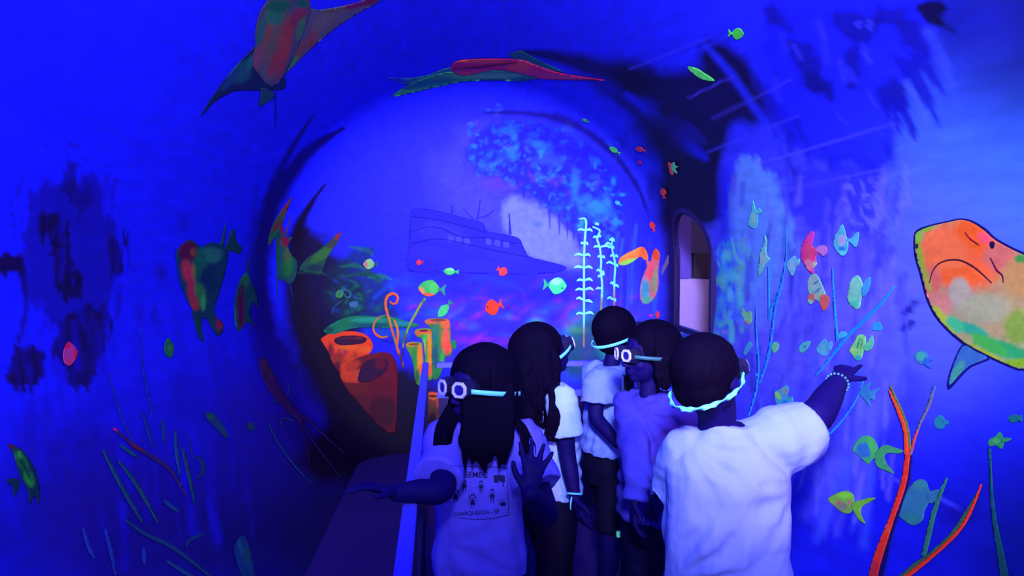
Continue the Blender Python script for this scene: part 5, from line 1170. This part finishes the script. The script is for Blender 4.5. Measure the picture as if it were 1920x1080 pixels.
k.shirt([(hip+.02, .130, .110), (hip+.12, .122, .100), (top-.18, .128, .100), (top-.07, .126, .088), (top-.02, .105, .068), (top+.012, .055, .05)],
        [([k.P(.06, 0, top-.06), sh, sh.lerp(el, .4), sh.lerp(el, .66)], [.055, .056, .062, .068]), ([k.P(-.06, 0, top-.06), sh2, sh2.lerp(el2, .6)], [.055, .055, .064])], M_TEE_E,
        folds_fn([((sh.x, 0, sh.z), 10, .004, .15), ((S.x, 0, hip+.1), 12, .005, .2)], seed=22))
hb = bmesh.new(); k.hair_cap(hb, .014, .018, .010, .02); k.hair_strands(hb, 120, .26, 72, 14, wave=.010, rad=.011, out=.035, shift=(-.01, -.03, -.02), jit=.02)
rsx = random.Random(18)
for i in range(10):
    x0 = rsx.uniform(1028, 1050); tube(hb, [at(x0-10, 700, 2.50), at(x0, 740, 2.44), at(x0+rsx.uniform(-8,8), 780, 2.41), at(x0-8+rsx.uniform(-8,8), 828, 2.42)], [.010, .009, .007, .003], 6, sub=3)
fuse(hb, 'hair', M_HAIR, k.root, .005, 1)
goggles('black goggles pushed against the face of the wavy-haired girl looking up', k, M_STRAP, -.050, .096, .124)
b_e = empty('wrist_band', wr); tag(b_e, 'thin turquoise band on the hanging wrist of the wavy-haired girl', 'bracelet')
dw = (wr-el).normalized(); s1_, u1_ = frame(dw); b = bmesh.new()
R_ = []
for t in np.linspace(0, 2*PI, 25):
    dd = s1_*math.cos(t)+u1_*math.sin(t); c = wr - dw*.012 + dd*.0265 + dw*.006*math.cos(t); R_.append([c+dw*.003+dd*.0015, c-dw*.003+dd*.0015, c-dw*.003-dd*.0015, c+dw*.003-dd*.0015])
rings(b, R_, False); keep(bm_obj('band', b, M_STRAP), b_e)
b = bmesh.new(); q_ = at(1070, 944, 2.395); tube(b, [wr - dw*.012 + (q_-wr).normalized()*.02, q_, q_ + Vector((0, 0, -.02))], [.003, .003, .002], 6); keep(bm_obj('loose_end', b, M_STRAP), b_e)

# ---------------------------------------------------------------- child at the back, face turned right
S = at(1140, 700, 3.1)
k = Kid('short-haired child at the back by the railing in a white T-shirt, forearm held forward', (S.x, 3.1), 1.27, 62, lean=(.02, 0))
k.neck = at(1146, 684, 3.1); top = at(1140, 690, 3.1).z; hip = .62
k.torso(top, hip); k.head(at(1160, 621, 3.1), 66, 10, 0, .98)
sh, el, wr = at(1122, 716, 2.98), at(1118, 782, 2.95), at(1158, 832, 2.85)
k.arm(sh, el, wr); k.hand(wr, at(1185, 850, 2.80)-wr, Vector((0, .4, -1)), 1, .4)
sh2 = k.P(-.12, 0, top-.03); el2 = k.P(-.15, .05, top-.2); wr2 = k.P(-.06, .2, top-.25)
k.arm(sh2, el2, wr2); k.hand(wr2, Vector((1, 0, -.2)), Vector((0, 0, -1)), 1, .4)
for l, kf in ((-.06, .08), (.06, -.05)): k.leg(l, hip, knee_fwd=kf)
k.finish(); k.trousers(hip, kf=(.08, -.05), length=.5); k.shoes(kf=(.08, -.05))
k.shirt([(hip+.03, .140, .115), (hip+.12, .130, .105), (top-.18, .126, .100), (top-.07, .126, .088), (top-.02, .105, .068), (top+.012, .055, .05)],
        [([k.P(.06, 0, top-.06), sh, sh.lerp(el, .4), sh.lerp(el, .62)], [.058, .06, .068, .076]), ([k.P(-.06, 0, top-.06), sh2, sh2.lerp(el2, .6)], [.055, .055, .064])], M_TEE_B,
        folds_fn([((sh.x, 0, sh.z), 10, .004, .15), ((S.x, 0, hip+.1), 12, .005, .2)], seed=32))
hb = bmesh.new(); k.hair_cap(hb, .014, .012, .008, .01)
fuse(hb, 'hair', M_HAIR, k.root, .006, 2, lambda c, n: .005*(fbm(c[:,0]*90, c[:,2]*60+c[:,1]*80, 9, 3)-.4))
goggles('goggles with a turquoise strap on the short-haired child at the back', k, M_STRAPG if False else M_STRAP, -.040, .092, .118)

# ---------------------------------------------------------------- girl in the long bluish shirt, between the back child and the boy
S = at(1232, 762, 2.5)
k = Kid('girl in a loose bluish long-sleeved shirt left of the boy, face turned to the left', (S.x, 2.5), 1.28, -130)
k.neck = at(1218, 738, 2.5); top = at(1228, 742, 2.5).z; hip = .60
k.torso(top, hip); k.head(at(1213, 662, 2.5), -108, 0, 0, .98)
sh, el, wr = k.P(.12, 0, top-.04), at(1196, 872, 2.34), at(1190, 938, 2.30)
k.arm(sh, el, wr); k.hand(wr, Vector((-.1, -.2, -1)), Vector((1, 0, 0)), 1, .4)
sh2, el2, wr2 = k.P(-.12, 0, top-.04), at(1292, 868, 2.42), at(1262, 930, 2.30)
k.arm(sh2, el2, wr2); k.hand(wr2, Vector((-.8, -.1, -.4)), Vector((0, .4, -1)), -1, .4)
for l in (-.06, .06): k.leg(l, hip)
k.finish(); k.trousers(hip, m=mat('shiny_dark_trousers', (.003, .002, .03), .35, .3, 30, .2, .4)); k.shoes()
k.shirt([(hip-.02, .140, .120), (hip+.12, .130, .110), (top-.18, .130, .105), (top-.07, .128, .090), (top-.02, .108, .070), (top+.012, .055, .05)],
        [([k.P(.06, 0, top-.06), sh, sh.lerp(el, .5), el, el.lerp(wr, .5), wr], [.056, .058, .056, .052, .046, .038]), ([k.P(-.06, 0, top-.06), sh2, sh2.lerp(el2, .5), el2, el2.lerp(wr2, .8)], [.056, .062, .060, .054, .042])], M_TEE_D,
        folds_fn([((sh.x, 0, sh.z), 12, .006, .25), ((sh2.x, 0, sh2.z), 12, .006, .25), ((S.x, 0, hip+.1), 14, .006, .25)], amp=.008, seed=42))
hb = bmesh.new(); k.hair_cap(hb, .016, .022, .010, .02); k.hair_strands(hb, 120, .13, 66, 24, rad=.012, out=.025)
fuse(hb, 'hair', M_HAIR, k.root, .005, 1)
goggles('goggles with one glowing square rim on the girl in the bluish shirt', k, M_STRAPG, -.020, .100, .130)
# dark post between the two, and the small glowing tag low on it
po = empty('dark_post', (at(1176, 900, 2.75).x, 2.75, 0)); tag(po, 'thin black upright post between the short-haired child and the girl in bluish shirt', 'post')
keep(boxes('shaft', [(po.location.x-.020, po.location.x+.020, 2.73, 2.77, .02, 1.04)], M_CUP, bev=.004), po)
keep(boxes('foot_plate', [(po.location.x-.06, po.location.x+.06, 2.69, 2.81, 0, .02)], M_CUP, bev=.003), po)
gt = at(1162, 1005, 2.70); tag(boxes('glow_marker', [(gt.x-.009, gt.x+.009, 2.708, 2.728, gt.z-.010, gt.z+.010)], mat('lime_marker', (.15, .85, .4), .5), bev=.002), 'tiny lime-green square marker clipped on the left of the black post', 'marker')
